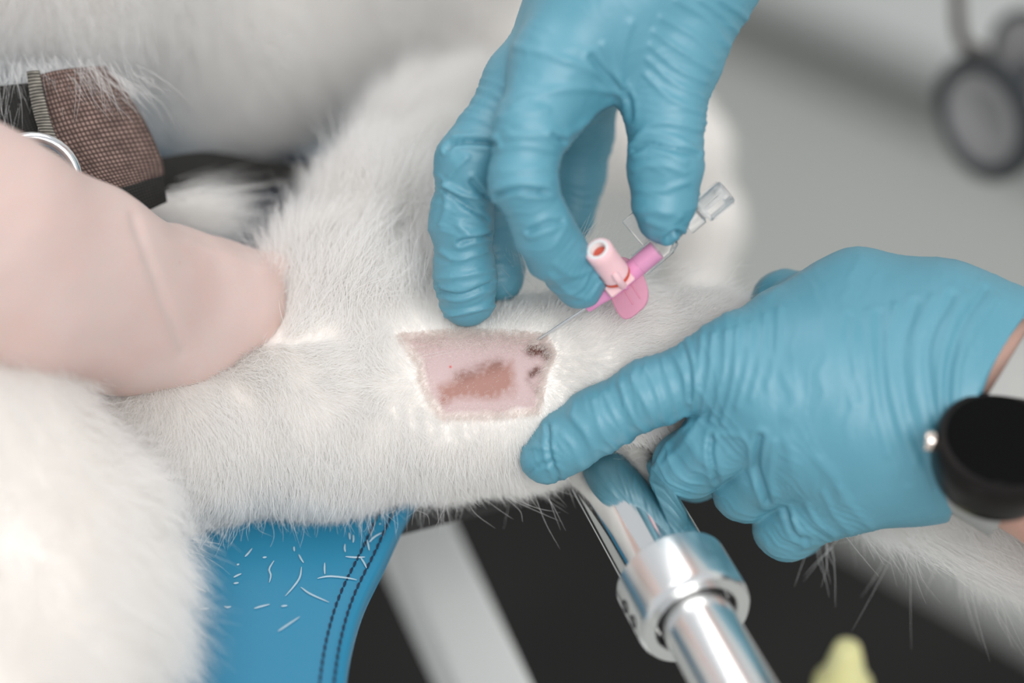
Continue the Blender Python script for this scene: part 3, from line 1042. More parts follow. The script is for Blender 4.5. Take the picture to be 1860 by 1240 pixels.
cx, cy = np.meshgrid(np.linspace(0, 1, 40), np.linspace(0, 1, 26))
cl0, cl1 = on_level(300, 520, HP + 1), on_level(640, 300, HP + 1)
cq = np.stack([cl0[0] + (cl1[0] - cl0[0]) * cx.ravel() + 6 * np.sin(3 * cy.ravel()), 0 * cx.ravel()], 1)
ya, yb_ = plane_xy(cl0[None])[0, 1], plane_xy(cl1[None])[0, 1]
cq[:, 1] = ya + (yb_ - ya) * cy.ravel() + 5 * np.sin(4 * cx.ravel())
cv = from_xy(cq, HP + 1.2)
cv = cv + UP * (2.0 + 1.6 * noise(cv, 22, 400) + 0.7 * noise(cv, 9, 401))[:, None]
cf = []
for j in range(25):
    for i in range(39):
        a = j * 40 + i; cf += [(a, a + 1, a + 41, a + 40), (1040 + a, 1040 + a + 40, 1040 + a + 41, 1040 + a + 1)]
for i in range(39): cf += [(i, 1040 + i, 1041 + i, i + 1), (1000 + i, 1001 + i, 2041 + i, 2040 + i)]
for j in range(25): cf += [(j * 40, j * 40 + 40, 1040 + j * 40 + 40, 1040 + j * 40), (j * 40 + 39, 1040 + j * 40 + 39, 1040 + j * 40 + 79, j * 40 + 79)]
co_ = MB().add(np.vstack([cv, cv - UP * 1.2]), cf).build('shade_sheet', mat('shade_navy', (0.012, 0.022, 0.042), 0.9, spec=0.15, noise=(30, (0.018, 0.03, 0.055), 0.7), bump=(800, 0.3, 0.0005)))  # added sheet: its dark navy colour paints the shade on the pad
tag(co_, 'dark navy sheet standing in for shade on the pad between the harness and the raised leg fur', 'shade_sheet')

# ------------------------------------------------------------------ assistant's bare arm
ast = root('person', P(60, 620, 5), "person's bare forearm and hand gripping the dog leg at the elbow, no glove", 'person')
FARM = [chain([(-1500, -420, 150, 42), (-431, 262, 64, 35), (-27, 427, 40, 25), (148, 487, 18, 20.5), (222, 528, 7, 19)]),
        chain([(-420, 330, 62, 29), (40, 535, 32, 20), (225, 598, 3, 15)])]
PALM_A = [chain([(205, 530, 6, 19), (330, 545, -12, 17), (430, 545, -20, 13)]), chain([(215, 600, 0, 14), (330, 615, -9, 11), (420, 590, -16, 11)])]
FING_A = [chain([(300, 480, -14, 12), (400, 500, -24, 9.5), (470, 510, -29, 8.0), (518, 498, -28, 6.2), (545, 490, -29, 3.4)]),      # thumb lies along the leg
          chain([(420, 540, -20, 11), (462, 536, -26, 8.5), (472, 560, -36, 7.5), (455, 600, -44, 7)]),
          chain([(410, 575, -18, 11), (442, 575, -24, 8.5), (450, 602, -36, 7.5), (430, 640, -44, 7)]),
          chain([(370, 605, -14, 10), (400, 612, -20, 8.2), (410, 635, -34, 7.5), (410, 670, -42, 7)]),
          chain([(330, 625, -8, 10), (360, 645, -14, 8), (375, 668, -28, 7), (350, 690, -36, 6)])]


def f_ast(p):
    d = d_chain(p, FARM[0], 10); d = smin(d, d_chain(p, FARM[1], 8), 14)
    for c in PALM_A: d = smin(d, d_chain(p, c, 8), 9)
    base = d
    for c in FING_A: d = smin(d, smin(base, d_chain(p, c, 5), 6), 2.5)
    return d


lo, hi = bounds(FARM + PALM_A + FING_A, 3)
lo = np.maximum(lo, [-330, -400, -400])
v, q, nr = skin(f_ast, lo, hi, 1.6)
u, w = UVW(v)
dsp = 0.25 * noise(v, 12, 5) + 0.12 * noise(v, 5, 6)
for line, hw, hg_ in (([(243, 392), (262, 450), (300, 560), (332, 640)], 9, -0.9), ([(345, 440), (420, 470), (480, 490)], 10, 0.4), ([(255, 640), (300, 655), (340, 640)], 12, -0.2), ([(180, 612), (230, 640), (260, 668)], 12, -0.2)):
    dd = poly_dist(u, w, spline(line, 12)); dsp += np.where(nr[:, 2] > 0, hg_ * np.exp(-(dd / hw) ** 2), 0)
link_mesh('arm', v + nr * dsp[:, None], q, MSKIN, ast)
mol = MB(); mol.lathe(P(325, 473, 2.6), (0, 0, 1), [(1.4, -1.0), (1.2, -0.2), (0.6, 0.2), (0, 0.3)], 14)
# small mole on the back of that hand, set on the skin
mi = np.argmin(np.hypot(u - 325, w - 473) - 0.5 * v[:, 2])
mol = MB(); mol.lathe(v[mi] - nr[mi] * 0.25, nr[mi], [(1.5, -0.1), (1.2, 0.25), (0.6, 0.4), (0, 0.45)], 14)
tag(mol.build('mole', mat('mole', (0.58, 0.37, 0.30), 0.55, noise=(300, (0.55, 0.34, 0.27), 0.5)), ast), 'small brown mole on the back of the hand')

# ------------------------------------------------------------------ the vet: two gloved hands
vet = root('person', P(1500, 300, 0), "person's hands in blue gloves, one guiding the pink catheter, the other steadying the leg", 'person')
# --- the hand that comes from above
PALM_R = [chain([(1300, -420, 6, 26), (1235, -200, 10, 23), (1120, -20, 16, 17), (1012, 108, 22, 11)]),
          chain([(1235, -200, 6, 22), (1060, 20, 4, 14), (958, 150, 4, 11)]),
          chain([(1235, -200, 0, 20), (1060, 60, -12, 13), (958, 205, -14, 10)]),
          chain([(1240, -200, -6, 20), (1130, 60, -26, 12), (1050, 195, -32, 9)]),
          chain([(1290, -300, 6, 23), (1262, -90, 8, 20), (1222, 90, 11, 13.5)]),
          chain([(1130, -20, 10, 16), (1105, 62, 12, 13.5)])]
FING_R = [chain([(1222, 80, 11, 13.5), (1208, 200, 14, 10.6), (1208, 300, 15, 10.0), (1207, 375, 14, 8.6), (1207, 402, 13, 5.6)]),
          chain([(1012, 108, 22, 11), (960, 235, 28, 8.9), (948, 325, 28, 8.5), (985, 418, 22, 8.1), (1008, 456, 17, 7.9), (1043, 497, 10, 7.2), (1057, 513, 8.5, 6.4)]),
          chain([(958, 150, 4, 11), (885, 255, 8, 9.2), (851, 292, 9, 8.9), (838, 400, 4, 8.4), (844, 500, -2, 8.2), (849, 545, -5, 7.6)]),
          chain([(958, 205, -14, 10), (895, 310, -17, 8.6), (888, 420, -19, 8.1), (902, 490, -19, 7.4), (905, 508, -19, 6.4)]),
          chain([(1050, 195, -32, 9.5), (1062, 245, -38, 8.4), (1052, 315, -42, 7.6), (1040, 395, -44, 6.8)])]
WEB_R = chain([(1075, 120, 14, 8.5), (1010, 205, 20, 7.5), (975, 260, 23, 6.5)])


def f_glove_r(p):
    palm = None
    for c in PALM_R:
        e = d_chain(p, c, 8); palm = e if palm is None else smin(palm, e, 12)
    palm = smin(palm, d_chain(p, WEB_R, 4), 8)
    d = palm
    for i, c in enumerate(FING_R): d = smin(d, smin(palm, d_chain(p, c, 3.5), 6 if i else 8), 0.9)
    cutn = unit(P(1300, -420, 6) - P(1235, -200, 10))
    return np.maximum(d, (p - P(1290, -385, 6)) @ cutn)


TL = lambda a: [(740 + x / 2.818, y / 2.818) for x, y in a]
LINES_R = [(TL([(450, 1000), (560, 972), (700, 978)]), 5, -0.75), (TL([(600, 990), (720, 985)]), 5, -0.5), (TL([(620, 1185), (690, 1150), (785, 1130)]), 5, -0.65),
           (TL([(620, 1215), (740, 1180)]), 5, 0.35), (TL([(500, 700), (620, 690), (760, 690)]), 6, 0.35), (TL([(480, 760), (600, 745), (740, 770)]), 6, 0.3), (TL([(480, 600), (600, 570), (720, 560)]), 7, 0.3),
           (TL([(480, 880), (600, 870), (730, 850)]), 7, 0.25), (TL([(440, 960), (560, 930), (720, 930)]), 6, 0.3),
           (TL([(1085, 440), (1000, 370), (940, 290)]), 6, -0.6), (TL([(1088, 440), (1050, 350), (1000, 230)]), 6, 0.5), (TL([(1075, 425), (940, 360), (760, 290), (560, 240)]), 8, 0.4),
           (TL([(1060, 470), (900, 450), (720, 470), (540, 540)]), 9, 0.4), (TL([(780, 700), (900, 640), (1040, 520)]), 8, 0.5), (TL([(740, 690), (790, 720)]), 5, -0.9),
           (TL([(1110, 480), (1090, 380), (1100, 250), (1140, 120)]), 9, 0.45), (TL([(1145, 600), (1140, 520), (1110, 460)]), 6, -0.4),
           (TL([(1145, 745), (1200, 690), (1300, 690), (1400, 720), (1490, 790)]), 6, 0.5), (TL([(1160, 770), (1230, 735), (1330, 760), (1480, 792)]), 5, -0.55), (TL([(1165, 800), (1300, 790), (1420, 830)]), 7, 0.4),
           (TL([(1160, 870), (1280, 840), (1420, 880)]), 7, 0.35), (TL([(1165, 970), (1300, 975), (1430, 930)]), 7, 0.35), (TL([(1180, 700), (1240, 640), (1350, 630), (1490, 660)]), 7, 0.35),
           (TL([(1260, 160), (1400, 260), (1560, 360)]), 6, 0.4), (TL([(1240, 230), (1380, 350), (1530, 420)]), 6, 0.4), (TL([(1230, 300), (1360, 420), (1520, 500)]), 6, 0.4), (TL([(1220, 380), (1340, 500), (1500, 580)]), 6, 0.4),
           (TL([(1300, 90), (1460, 180), (1590, 300)]), 7, 0.35), (TL([(1380, 0), (1540, 100), (1640, 230)]), 8, 0.45), (TL([(1500, 0), (1620, 90), (1700, 180)]), 7, 0.4), (TL([(1600, 0), (1700, 60), (1760, 120)]), 7, 0.4),
           (TL([(1330, 1215), (1370, 1190), (1400, 1200)]), 5, -0.9), (TL([(1230, 1130), (1330, 1160), (1400, 1110)]), 7, 0.3),
           (TL([(205, 765), (240, 735), (330, 728), (450, 738)]), 5, -0.9), (TL([(240, 700), (340, 690), (450, 700)]), 8, 0.5), (TL([(190, 950), (250, 860), (310, 800)]), 6, 0.4), (TL([(200, 950), (300, 1000), (400, 1020)]), 6, 0.6),
           (TL([(190, 970), (300, 1050), (400, 1120)]), 5, -0.5), (TL([(170, 1150), (200, 1070), (200, 990)]), 6, 0.4), (TL([(330, 930), (400, 1010)]), 6, -0.6), (TL([(260, 1150), (330, 1200), (400, 1180)]), 7, 0.5),
           ([(800, 455), (830, 470), (885, 455)], 6, 0.5), ([(798, 505), (840, 500), (895, 490)], 6, 0.5), ([(800, 530), (840, 535), (893, 515)], 5, -0.6), ([(802, 575), (845, 565), (895, 555)], 5, 0.5), ([(835, 440), (860, 432), (890, 428)], 5, -0.7),
           ([(1010, 480), (1040, 500), (1085, 480)], 7, 0.3), ([(1000, 500), (1030, 530), (1060, 540)], 6, 0.3), ([(1090, 504), (1098, 512)], 4, -0.8)]
lo, hi = bounds(PALM_R + FING_R, 3)
v, q, nr = skin(f_glove_r, lo, hi, 0.68)
v = wrinkle(v, nr, FING_R, PALM_R, [(l_, w_, 1.6 * h_) for l_, w_, h_ in LINES_R], 0.31, 100)
tag(link_mesh('glove', v, q, MG, vet), 'blue glove pinching the pink catheter between thumb and index finger')
FA_R = [chain([(1262, -300, 6, 21), (1420, -900, 60, 32), (1700, -1900, 200, 44)])]
lo, hi = bounds(FA_R, 3)
hi = np.minimum(hi, [400, 420, 300])
v, q, nr = skin(lambda p: d_chain(p, FA_R[0], 8), lo, hi, 4)
link_mesh('forearm', v, q, MSKIN2, vet)

# --- the hand that comes from the right and steadies the leg
PALM_L = [chain([(1830, 690, 10, 20), (1700, 650, 10, 19), (1500, 650, 12, 15), (1345, 655, 12, 12)]),
          chain([(1830, 760, 12, 20), (1690, 740, 12, 19), (1540, 730, 15, 15), (1400, 737, 16, 12)]),
          chain([(1830, 800, 10, 18), (1690, 790, 10, 18), (1580, 800, 12, 15), (1470, 808, 13, 11.5)]),
          chain([(1840, 820, 6, 16), (1740, 788, 5, 15), (1640, 838, 4, 14.2), (1540, 876, 5, 12.5)]),
          chain([(1830, 650, 4, 18), (1700, 600, 2, 18), (1560, 560, 0, 15), (1430, 592, 4, 10)])]
FING_L = [chain([(1500, 560, -8, 11), (1430, 556, -18, 10), (1398, 606, -38, 8.6), (1370, 650, -46, 7.4)]),
          chain([(1345, 655, 12, 11.5), (1285, 678, 11, 9.9), (1180, 714, 8, 9.2), (1085, 765, 4, 9.0), (1030, 803, 1, 8.5), (993, 832, -1, 7.4)]),
          chain([(1400, 737, 14, 11.8), (1300, 802, 6, 10), (1250, 842, -2, 9.4), (1262, 852, -20, 8.5), (1292, 830, -36, 7.8), (1320, 800, -44, 7)]),
          chain([(1470, 808, 13, 11.5), (1396, 852, 4, 10), (1358, 885, -4, 9.3), (1370, 890, -22, 8.5), (1398, 865, -40, 8), (1425, 830, -48, 7)]),
          chain([(1540, 880, 5, 12), (1470, 922, 0, 10), (1432, 955, -6, 9.2), (1446, 958, -22, 8.2), (1470, 930, -38, 7.5), (1490, 900, -46, 6.6)])]


def cuff_cut(p):
    return smin((p - P(1772, 700, 20)) @ unit([0.82, -0.55, 0.1]), (p - P(1760, 720, 20)) @ unit([0.99, -0.14, 0.1]), 4)


def f_glove_l(p):
    palm = None
    for c in PALM_L:
        e = d_chain(p, c, 8); palm = e if palm is None else smin(palm, e, 13)
    d = palm
    for c in FING_L: d = smin(d, smin(palm, d_chain(p, c, 3.5), 7), 0.9)
    return np.maximum(d, cuff_cut(p))


TR = lambda a: [(920 + x / 1.979, 440 + y / 1.979) for x, y in a]
LINES_L = [(TR([(150, 660), (155, 760), (195, 865)]), 5, -0.6), (TR([(60, 740), (110, 735), (160, 745)]), 5, 0.4), (TR([(75, 830), (120, 800), (165, 790)]), 5, -0.4), (TR([(200, 690), (240, 740), (270, 810)]), 7, 0.35),
           (TR([(230, 620), (290, 700), (330, 800)]), 7, 0.3), (TR([(310, 570), (340, 680), (400, 750)]), 6, 0.35), (TR([(350, 540), (400, 640), (440, 710)]), 6, 0.4), (TR([(410, 510), (440, 600), (500, 690)]), 6, 0.35), (TR([(450, 480), (500, 580), (540, 660)]), 6, 0.4),
           (TR([(500, 450), (540, 540), (570, 640)]), 6, 0.35), (TR([(560, 420), (590, 520), (620, 620)]), 6, 0.4), (TR([(600, 400), (640, 480), (655, 570)]), 6, 0.4), (TR([(640, 370), (660, 470), (660, 560)]), 5, -0.4),
           (TR([(700, 340), (690, 480), (670, 600)]), 6, 0.4), (TR([(740, 330), (730, 470), (700, 640)]), 6, 0.4), (TR([(790, 320), (780, 470), (740, 640)]), 6, 0.4), (TR([(830, 310), (820, 470), (780, 650)]), 6, 0.4), (TR([(880, 290), (870, 430), (830, 590)]), 7, 0.35), (TR([(930, 260), (920, 400), (880, 560)]), 7, 0.3), (TR([(980, 240), (975, 370), (940, 520)]), 8, 0.3),
           (TR([(640, 640), (600, 670), (555, 720), (520, 790)]), 6, -1.2), (TR([(740, 700), (735, 760), (755, 850)]), 6, -0.8), (TR([(690, 640), (640, 720), (560, 800)]), 8, 0.4), (TR([(760, 690), (850, 700), (890, 790), (900, 880)]), 7, 0.4), (TR([(910, 700), (900, 800), (940, 930)]), 7, -0.9),
           (TR([(960, 720), (950, 820), (965, 900)]), 8, 0.5), (TR([(1000, 960), (1030, 1040), (1080, 1070)]), 6, -0.6), (TR([(1080, 940), (1120, 1010), (1180, 1050)]), 7, 0.5), (TR([(1140, 900), (1180, 980), (1240, 1040)]), 7, 0.4), (TR([(1200, 880), (1250, 960), (1310, 1020)]), 8, 0.4), (TR([(1030, 990), (1070, 1080), (1060, 1100)]), 6, 0.4),
           (TR([(1230, 270), (1225, 420), (1260, 560)]), 8, -0.21), (TR([(1300, 250), (1305, 420), (1330, 600), (1370, 760)]), 9, 0.30), (TR([(1340, 260), (1345, 420), (1370, 600), (1440, 860)]), 8, -0.24), (TR([(1400, 230), (1370, 400), (1400, 600), (1470, 800)]), 9, 0.36), (TR([(1470, 220), (1420, 400), (1450, 620), (1540, 880)]), 8, -0.30),
           (TR([(1530, 200), (1470, 360), (1480, 560), (1570, 850)]), 9, 0.42), (TR([(1600, 190), (1520, 350), (1520, 520), (1560, 700)]), 8, -0.42), (TR([(1650, 190), (1580, 330), (1560, 480), (1570, 640)]), 9, 0.42), (TR([(1720, 170), (1640, 290), (1590, 440), (1580, 600)]), 8, -0.48), (TR([(1760, 200), (1690, 300), (1630, 420), (1610, 560)]), 9, 0.48),
           (TR([(1000, 480), (1035, 560), (1010, 620)]), 16, 0.4), (TR([(1120, 780), (1180, 850), (1210, 930)]), 14, 0.5), (TR([(1010, 720), (1030, 800)]), 14, 0.4), (TR([(1090, 80), (1000, 120), (930, 170)]), 7, -0.4)]
lo, hi = bounds(PALM_L + FING_L, 3)
v, q, nr = skin(f_glove_l, lo, hi, 0.68)
# loose flare at the cuff
cd = -cuff_cut(v)
fl = np.exp(-(np.clip(cd, 0, 99) / 7) ** 2)
v = v + nr * ((1.0 + 1.3 * noise(v, 16, 300)) * fl * np.clip(0.5 + (v[:, 1] + 25) / 30, 0.1, 1))[:, None]
v = wrinkle(v, nr, FING_L, PALM_L, [(l_, w_, 1.3 * h_) for l_, w_, h_ in LINES_L], 0.29, 200)
tag(link_mesh('glove', v, q, MG, vet), 'blue glove with index finger laid along the dog leg')
FA_L = [chain([(1720, 690, 8, 15.5), (1850, 770, 14, 17), (2250, 1030, 45, 27), (3000, 1500, 120, 38)]), chain([(1730, 790, 8, 14.5), (1850, 840, 12, 16), (2250, 1090, 40, 26)]),
        chain([(1720, 650, 5, 15), (1850, 700, 10, 16.5), (2250, 980, 40, 26)])]


def f_fal(p):
    d = d_chain(p, FA_L[0], 8)
    for c in FA_L[1:]: d = smin(d, d_chain(p, c, 8), 10)
    return d


lo, hi = bounds(FA_L, 3); hi = np.minimum(hi, [330, 200, 200]); lo = np.maximum(lo, [-400, -230, -200])
v, q, nr = skin(f_fal, lo, hi, 2.0)
link_mesh('forearm', v, q, MSKIN2, vet)

# ------------------------------------------------------------------ wristwatch
wt = root('wristwatch', P(1830, 840, 24), 'round black wristwatch on a light grey strap beside the glove cuff', 'watch')
wn = unit([0.06, 0.66, 0.75])
wc = P(1822, 800, 46)
t = MB(); t.lathe(wc, wn, [(0, -16), (13.5, -16), (16, -14.5), (17.3, -11), (17.8, -6), (18.0, -3.2), (17.8, -2.6), (17.6, -1.2), (16.8, 0), (15.2, 0.25)], 72); case = t.build('watch_case', MCASE, wt)
t = MB(); t.lathe(wc, wn, [(15.4, -0.6), (15.4, 0.1), (15.0, 0.55), (0, 0.75)], 64); t.build('watch_glass', MBLACKGL, wt)
_, we1, we2 = basis(wn)
cr = unit(np.array([-1.0, 0.1, 0]) - wn * (np.array([-1.0, 0.1, 0]) @ wn))
t = MB(); t.lathe(wc - wn * 3 + cr * 17, cr, [(0, 0), (1.2, 0), (1.3, 0.6), (2.6, 0.7), (2.8, 1.0), (2.8, 3.0), (2.5, 3.4), (0, 3.5)], 24); t.build('crown', MGOLD, case)
sd = unit(np.array([0.12, 0.9, 0.1]) - wn * (np.array([0.12, 0.9, 0.1]) @ wn)); sw = np.cross(sd, wn)
for sgn in (1,):
    lg = MB()
    for off in (-9.5, 9.5):
        lg.box(wc - wn * 4.5 + sd * sgn * 18.5 + sw * off, [sd, sw, wn], (3.0, 1.3, 2.0), 0.5)
    lg.build('lug', MGOLD, case)
# strap loops round the wrist
wa = unit([0.83, -0.52, 0.15])
cen = P(1838, 765, 10)
b1 = unit(wn - wa * (wn @ wa)); b2 = np.cross(wa, b1)
V, F = [], []
ns = 48
for k in range(ns):
    a = 2 * math.pi * k / ns
    for j, (ww_, dr) in enumerate(((-10, 0), (-10, 2.2), (11, 2.2), (11, 0))):
        r1, r2 = 23.5 + dr, 31.5 + dr
        V.append(cen + wa * ww_ + b1 * r1 * math.cos(a) + b2 * r2 * math.sin(a))
for k in range(ns):
    for j in range(4):
        F.append((k * 4 + j, k * 4 + (j + 1) % 4, ((k + 1) % ns) * 4 + (j + 1) % 4, ((k + 1) % ns) * 4 + j))
MB().add(V, F).build('strap', MSTRAP, wt)

# ------------------------------------------------------------------ stethoscope hanging at the back
se = root('stethoscope', P(1770, 330, -200), 'black stethoscope with a grey round diaphragm hanging before the pale grey wall', 'stethoscope')
sn_ = unit([-0.80, -0.33, 0.50])
scn = P(1786, 216, -200)
t = MB(); t.lathe(scn, sn_, [(0, -12), (7, -12), (9, -10.5), (12, -7), (20, -4.5), (24, -3), (24.6, -1), (24, 1.2), (22, 2.2), (18, 1.4), (17.3, 0.6)], 64); sh = t.build('chestpiece', MSTETH, se)
t = MB(); t.lathe(scn, sn_, [(17.6, 0.6), (17.4, 1.1), (16.5, 1.3), (16.2, 0.9), (13, 1.2), (12.6, 0.9), (7, 1.2), (6.6, 1.0), (0, 1.3)], 64); t.build('diaphragm', MDIA, sh)
s2 = scn + np.array([18, 25, -12]); n2 = unit([-0.75, -0.3, 0.55])
t = MB(); t.lathe(s2, n2, [(0, -9), (6, -9), (9, -6), (15, -3), (17, -1), (16.6, 0.8), (15, 1.4), (13.6, 0.6)], 48); s2o = t.build('bell', MSTETH, se)
t = MB(); t.lathe(s2, n2, [(13.8, 0.3), (12, 0.9), (6, 0.7), (0, 1.0)], 40); t.build('bell_membrane', MDIA, s2o)
t = MB(); t.tube(spline([scn - sn_ * 7 + np.array([0, 2, 0]), scn - sn_ * 6 + np.array([-2, 20, 0]), P(1747, 70, -207), P(1738, -60, -207), P(1728, -400, -190), P(1720, -900, -150)], 40), 2.6, 14); t.build('tubing', MTUBE, se)
t = MB(); t.tube(spline([s2 - n2 * 6, s2 - n2 * 8 + np.array([4, 14, 0]), s2 + np.array([12, 50, -10]), s2 + np.array([10, 160, 10])], 24), 2.6, 14); t.build('tubing', MTUBE, se)
t = MB(); t.tube([scn - sn_ * 9, (scn + s2) / 2 - sn_ * 8, s2 - n2 * 6], 3.2, 14); t.build('stem', MSTETH, se)

# ------------------------------------------------------------------ yellow bottle and tray at the lower edge
yb = root('bottle', P(1535, 1240, -100) - UP * 62, 'pale yellow tapered plastic bottle tip poking up in front of the dark mat', 'bottle')
yt = P(1540, 1172, -96)
bz = yt - UP * 78
t = MB(); t.lathe(bz, UP, [(0, 0), (13, 0), (14.5, 1.5), (14.5, 40), (13.5, 45), (9.2, 50), (8.6, 53)], 40); t.build('bottle_body', MYEL, yb)
t = MB(); t.lathe(bz, UP, [(9.6, 50), (9.8, 51), (9.6, 60), (8.2, 62), (7.2, 64), (5.0, 74), (4.2, 77), (3.0, 78), (0, 78.2)], 40); t.build('nozzle', MYEL, yb)
ty = MB(); ty.box(bz - UP * 2.5, [np.array([1.0, 0, 0]), np.array([0, SP, -CP]), UP], (60, 24, 2.5), 1)
tag(ty.build('instrument_tray', MBLACK, None), 'dark instrument shelf below the yellow bottle', 'shelf')
leg_h = (bz - UP * 5) @ UP - ZF
ly = MB(); ly.lathe(bz - UP * 5 - UP * leg_h, UP, [(0, 0), (90, 0), (90, 10), (12, 16), (10, 30), (10, leg_h), (0, leg_h)], 32)
so_ = ly.build('tray_stand', MBLACK, None)
tag(so_, 'black stand column carrying the instrument shelf', 'stand')

# ------------------------------------------------------------------ iv catheter
iv = root('iv_catheter', P(1068, 560, 2), 'pink iv catheter with wings, port and clear plug, its needle touching the shaved skin', 'catheter')
c0, c1 = P(1066, 561, 4.0), P(1236, 418, 11.0)
ca_ = unit(c1 - c0); pv = unit(np.cross(np.array([0, 0, 1.0]), ca_))     # pv: sideways, up-left
if pv[1] < 0: pv = -pv
fw = np.cross(ca_, pv); fw = fw if fw[2] > 0 else -fw                       # towards the lens
tip = P(941, 641, -3.2)
ndl = MB(); ndl.tube(np.array([tip, tip + (c0 - tip) * 0.03, c0 + ca_ * 4]), [0.05, 0.3, 0.3], 14)
ndl.build('needle', MSTEEL, iv)
sh_ = MB(); s0 = tip + (c0 - tip) * 0.16
sh_.tube(np.array([s0, s0 + (c0 - tip) * 0.02, c0 + ca_ * 3]), [0.31, 0.44, 0.48], 14); sh_.build('cannula', MCLEAR, iv)
t = MB(); t.lathe(c0, ca_, [(0, 0), (1.0, 0), (1.35, 0.6), (1.7, 4), (2.7, 8.6), (2.9, 9.2), (2.9, 12), (3.3, 12.3), (3.3, 13.2), (2.9, 13.5), (2.9, 26), (0, 26)], 36); t.build('hub', MPINK, iv)
# wings: rounded flaps either side of the hub
wing_dir = unit(-pv * 0.92 + fw * 0.15)
for sg, nm in ((1, 'wing'), (-1, 'wing')):
    wdir = wing_dir if sg > 0 else unit(pv * 0.85 - fw * 0.5)
    cpos = c0 + ca_ * 13.2
    outl = []
    for a in np.linspace(0, 1, 26):
        ang = math.pi * a
        e = abs(math.cos(ang)) ** 0.62 * np.sign(math.cos(ang)); f_ = math.sin(ang) ** 0.55
        outl.append(cpos + ca_ * (e * 5.8 - f_ * 2.6) + wdir * (1.6 + f_ * (8.6 if sg > 0 else 6)))
    outl = np.array(outl); th = unit(np.cross(ca_, wdir)); th = th if th[2] > 0 else -th
    nO = len(outl); cm = outl.mean(0)
    V = np.vstack([outl + th * 0.15, cm + (outl - cm) * 0.93 + th * 0.5, outl - th * 0.35, ])
    F = [tuple(range(nO, 2 * nO)), tuple(range(2 * nO, 3 * nO))[::-1]]
    for i in range(nO):
        j = (i + 1) % nO
        F += [(i, j, nO + j, nO + i), (2 * nO + i, 2 * nO + j, j, i)]
    wo = MB().add(V, F)
    for kx in (-0.4, 2.2):
        wo.tube([cpos + ca_ * (kx - 1.0) + wdir * 2.5 + th * 0.45, cpos + ca_ * (kx - 1.6) + wdir * 7.6 + th * 0.45], 0.25, 6)
    wo.build(nm, MWING, iv)
# injection port
pb = c0 + ca_ * 12.6 + fw * 1.4
pd = unit(P(1086, 453, 20.5) - pb)
blk = MB(); blk.box(c0 + ca_ * 12.3 + fw * 1.6 + pv * 0.5, [ca_, pv, fw], (4.3, 2.8, 2.6), 0.5); blk.build('port_base', MPORT, iv)
t = MB(); t.lathe(pb, pd, [(0, 0), (3.0, 0), (3.0, 2.8), (3.35, 3.1), (3.35, 3.7)], 36); port = t.build('port_neck', MPORT, iv)
t = MB(); t.lathe(pb, pd, [(3.2, 3.1), (4.25, 3.2), (4.25, 3.9), (3.2, 4.05)], 36); t.build('seal_ring', MSEAL, port)
PH = np.linalg.norm(P(1086, 453, 20.5) - pb)
t = MB(); t.lathe(pb, pd, [(0, 4.0), (3.7, 4.0), (4.25, 4.5), (4.3, 5.6), (4.1, 6.3), (4.05, PH - 2.5), (4.05, PH - 0.6), (3.75, PH), (3.15, PH), (3.0, PH - 0.3)], 40); cap = t.build('port_cap', MPORT, iv)
t = MB(); t.lathe(pb, pd, [(3.2, PH - 0.2), (3.15, PH + 0.15), (2.3, PH + 0.15), (2.1, PH - 1.8)], 36); t.build('cap_ring', MWHITE, cap)
t = MB(); t.lathe(pb, pd, [(2.2, PH - 1.9), (1.2, PH - 1.4), (0, PH - 1.3)], 24); t.build('cap_seal', MSEAL, cap)
hd = unit(np.cross(pd, ca_)); hd = hd if hd[1] < 0 else -hd
t = MB(); t.tube([pb + pd * 9 + hd * 3.6, pb + pd * 7.4 + hd * 4.6, pb + pd * 4 + hd * 4.0, pb + pd * 1.0 + hd * 2.6], [1.0, 1.1, 1.1, 1.3], 10); t.build('cap_hinge', MPORT, port)
# clear flash chamber behind the hub, grip tab, luer and plug
t = MB(); t.lathe(c0, ca_, [(3.05, 19.5), (3.5, 19.5), (3.6, 20), (3.6, 29), (2.6, 31.6), (1.3, 32.2), (1.3, 37.0), (0.9, 37.0), (0.9, 31.6), (2.3, 30.4), (3.1, 28.2), (3.05, 19.5)], 40); t.build('flash_chamber', MSLEEVE, iv)
t = MB(); t.box(c0 + ca_ * 26 + pv * 7.0 - fw * 4.5, [ca_, pv, fw], (3.0, 5.5, 0.8), 0.4); t.build('grip_tab', MCLEAR, iv)
t = MB(); t.lathe(c0, ca_, [(0.7, 33.5), (1.5, 33.6), (1.5, 34.2), (0.8, 34.4), (0.8, 35), (1.5, 35.2), (1.5, 35.8), (0.8, 36)], 20); t.build('thread', MSTEEL, iv)
t = MB(); t.lathe(c0, ca_, [(0, 36.6), (2.7, 36.6), (2.9, 37.0), (2.9, 41.6), (2.0, 42.0), (2.0, 42.6), (3.5, 42.8), (3.7, 43.3), (3.7, 43.9)], 32); t.build('luer_body', MCLEAR, iv)
t = MB(); t.lathe(c0, ca_, [(0, 43.2), (3.3, 43.3), (3.5, 43.8), (3.6, 51.2), (3.3, 51.7), (2.4, 51.7), (2.3, 49.2), (0, 49.2)], 32)
plug = t.build('plug', MCLEAR, iv)
t = MB()
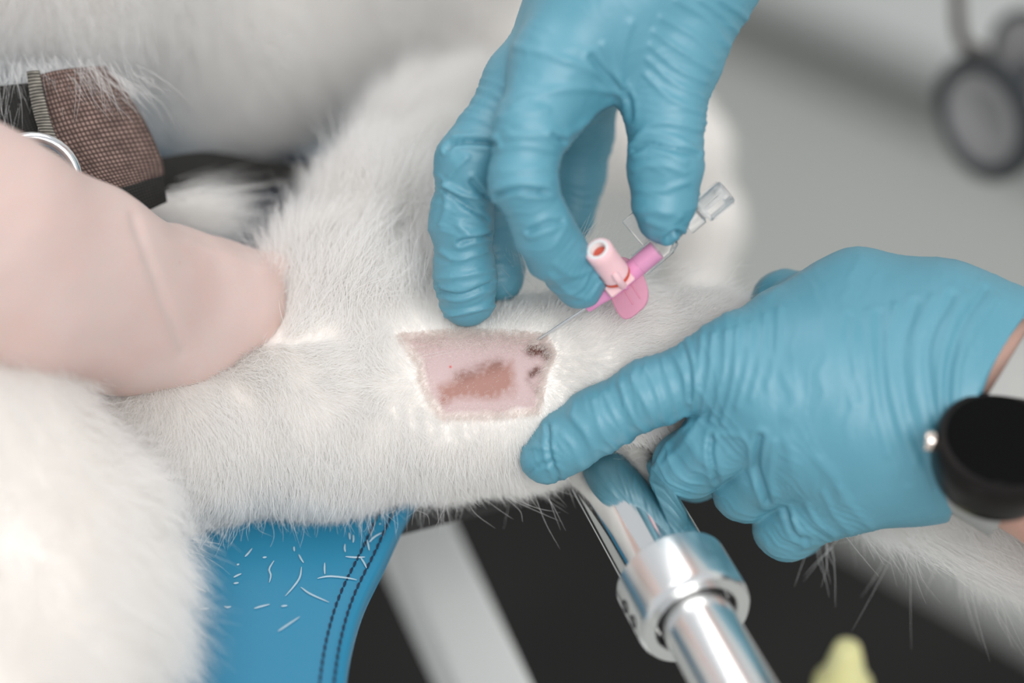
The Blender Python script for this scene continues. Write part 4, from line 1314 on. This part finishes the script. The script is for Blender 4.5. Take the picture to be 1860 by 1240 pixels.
_, r1_, r2_ = basis(ca_)
for k in range(8):
    a = 2 * math.pi * k / 8
    rd = r1_ * math.cos(a) + r2_ * math.sin(a)
    t.box(c0 + ca_ * 47.6 + rd * 3.7, [ca_, rd, np.cross(ca_, rd)], (3.5, 0.35, 0.4), 0.12)
t.build('grip_ribs', MCLEAR, plug)

# ------------------------------------------------------------------ clippings on the pad
CL = lambda cx, cy: (300 + cx / 2.657, 860 + cy / 2.657)
clips = [[(645, 390), (655, 410), (668, 430)], [(770, 430), (769, 460), (771, 485)], [(735, 505), (790, 495), (870, 502), (925, 512)], [(525, 420), (502, 460), (510, 490), (503, 525)], [(658, 450), (650, 500), (620, 545), (580, 590)],
         [(655, 548), (700, 580), (790, 620)], [(430, 650), (465, 640), (505, 630)], [(985, 330), (1010, 305), (1045, 285)], [(888, 285), (890, 300), (892, 318)], [(908, 295), (909, 315), (907, 332)], [(868, 340), (866, 360), (870, 378)],
         [(820, 222), (825, 214), (828, 208)], [(622, 352), (622, 362), (624, 374)], [(330, 500), (350, 490), (368, 482)], [(345, 440), (358, 436)], [(285, 640), (300, 645), (318, 640)], [(545, 760), (590, 730), (650, 690)],
         [(105, 490), (140, 540), (200, 572)], [(160, 655), (190, 652), (215, 648)], [(385, 400), (400, 385), (420, 360)], [(470, 405), (490, 402)], [(1035, 240), (1040, 244)], [(565, 240), (572, 246), (580, 250)], [(330, 530), (355, 526)], [(560, 640), (590, 636)], [(870, 400), (920, 404), (965, 402)], [(940, 400), (960, 430), (972, 455)], [(975, 320), (980, 345), (985, 370)]]
MCLIP = mat('white_hair', (0.33, 0.46, 0.54), 0.6, noise=(200, (0.4, 0.5, 0.56), 0.5))
for c in clips:
    pts = [on_level(*CL(*x), HP + 0.3) for x in c]
    b = MB(); b.tube(spline(pts, 9), np.array([.10, .2, .24, .26, .26, .25, .22, .18, .08]) * 1.15, 6)
    tag(b.build('hair_clipping', MCLIP, None), 'short white hair clipping lying loose on the blue vinyl pad', 'hair', 'hair clippings on the blue pad')
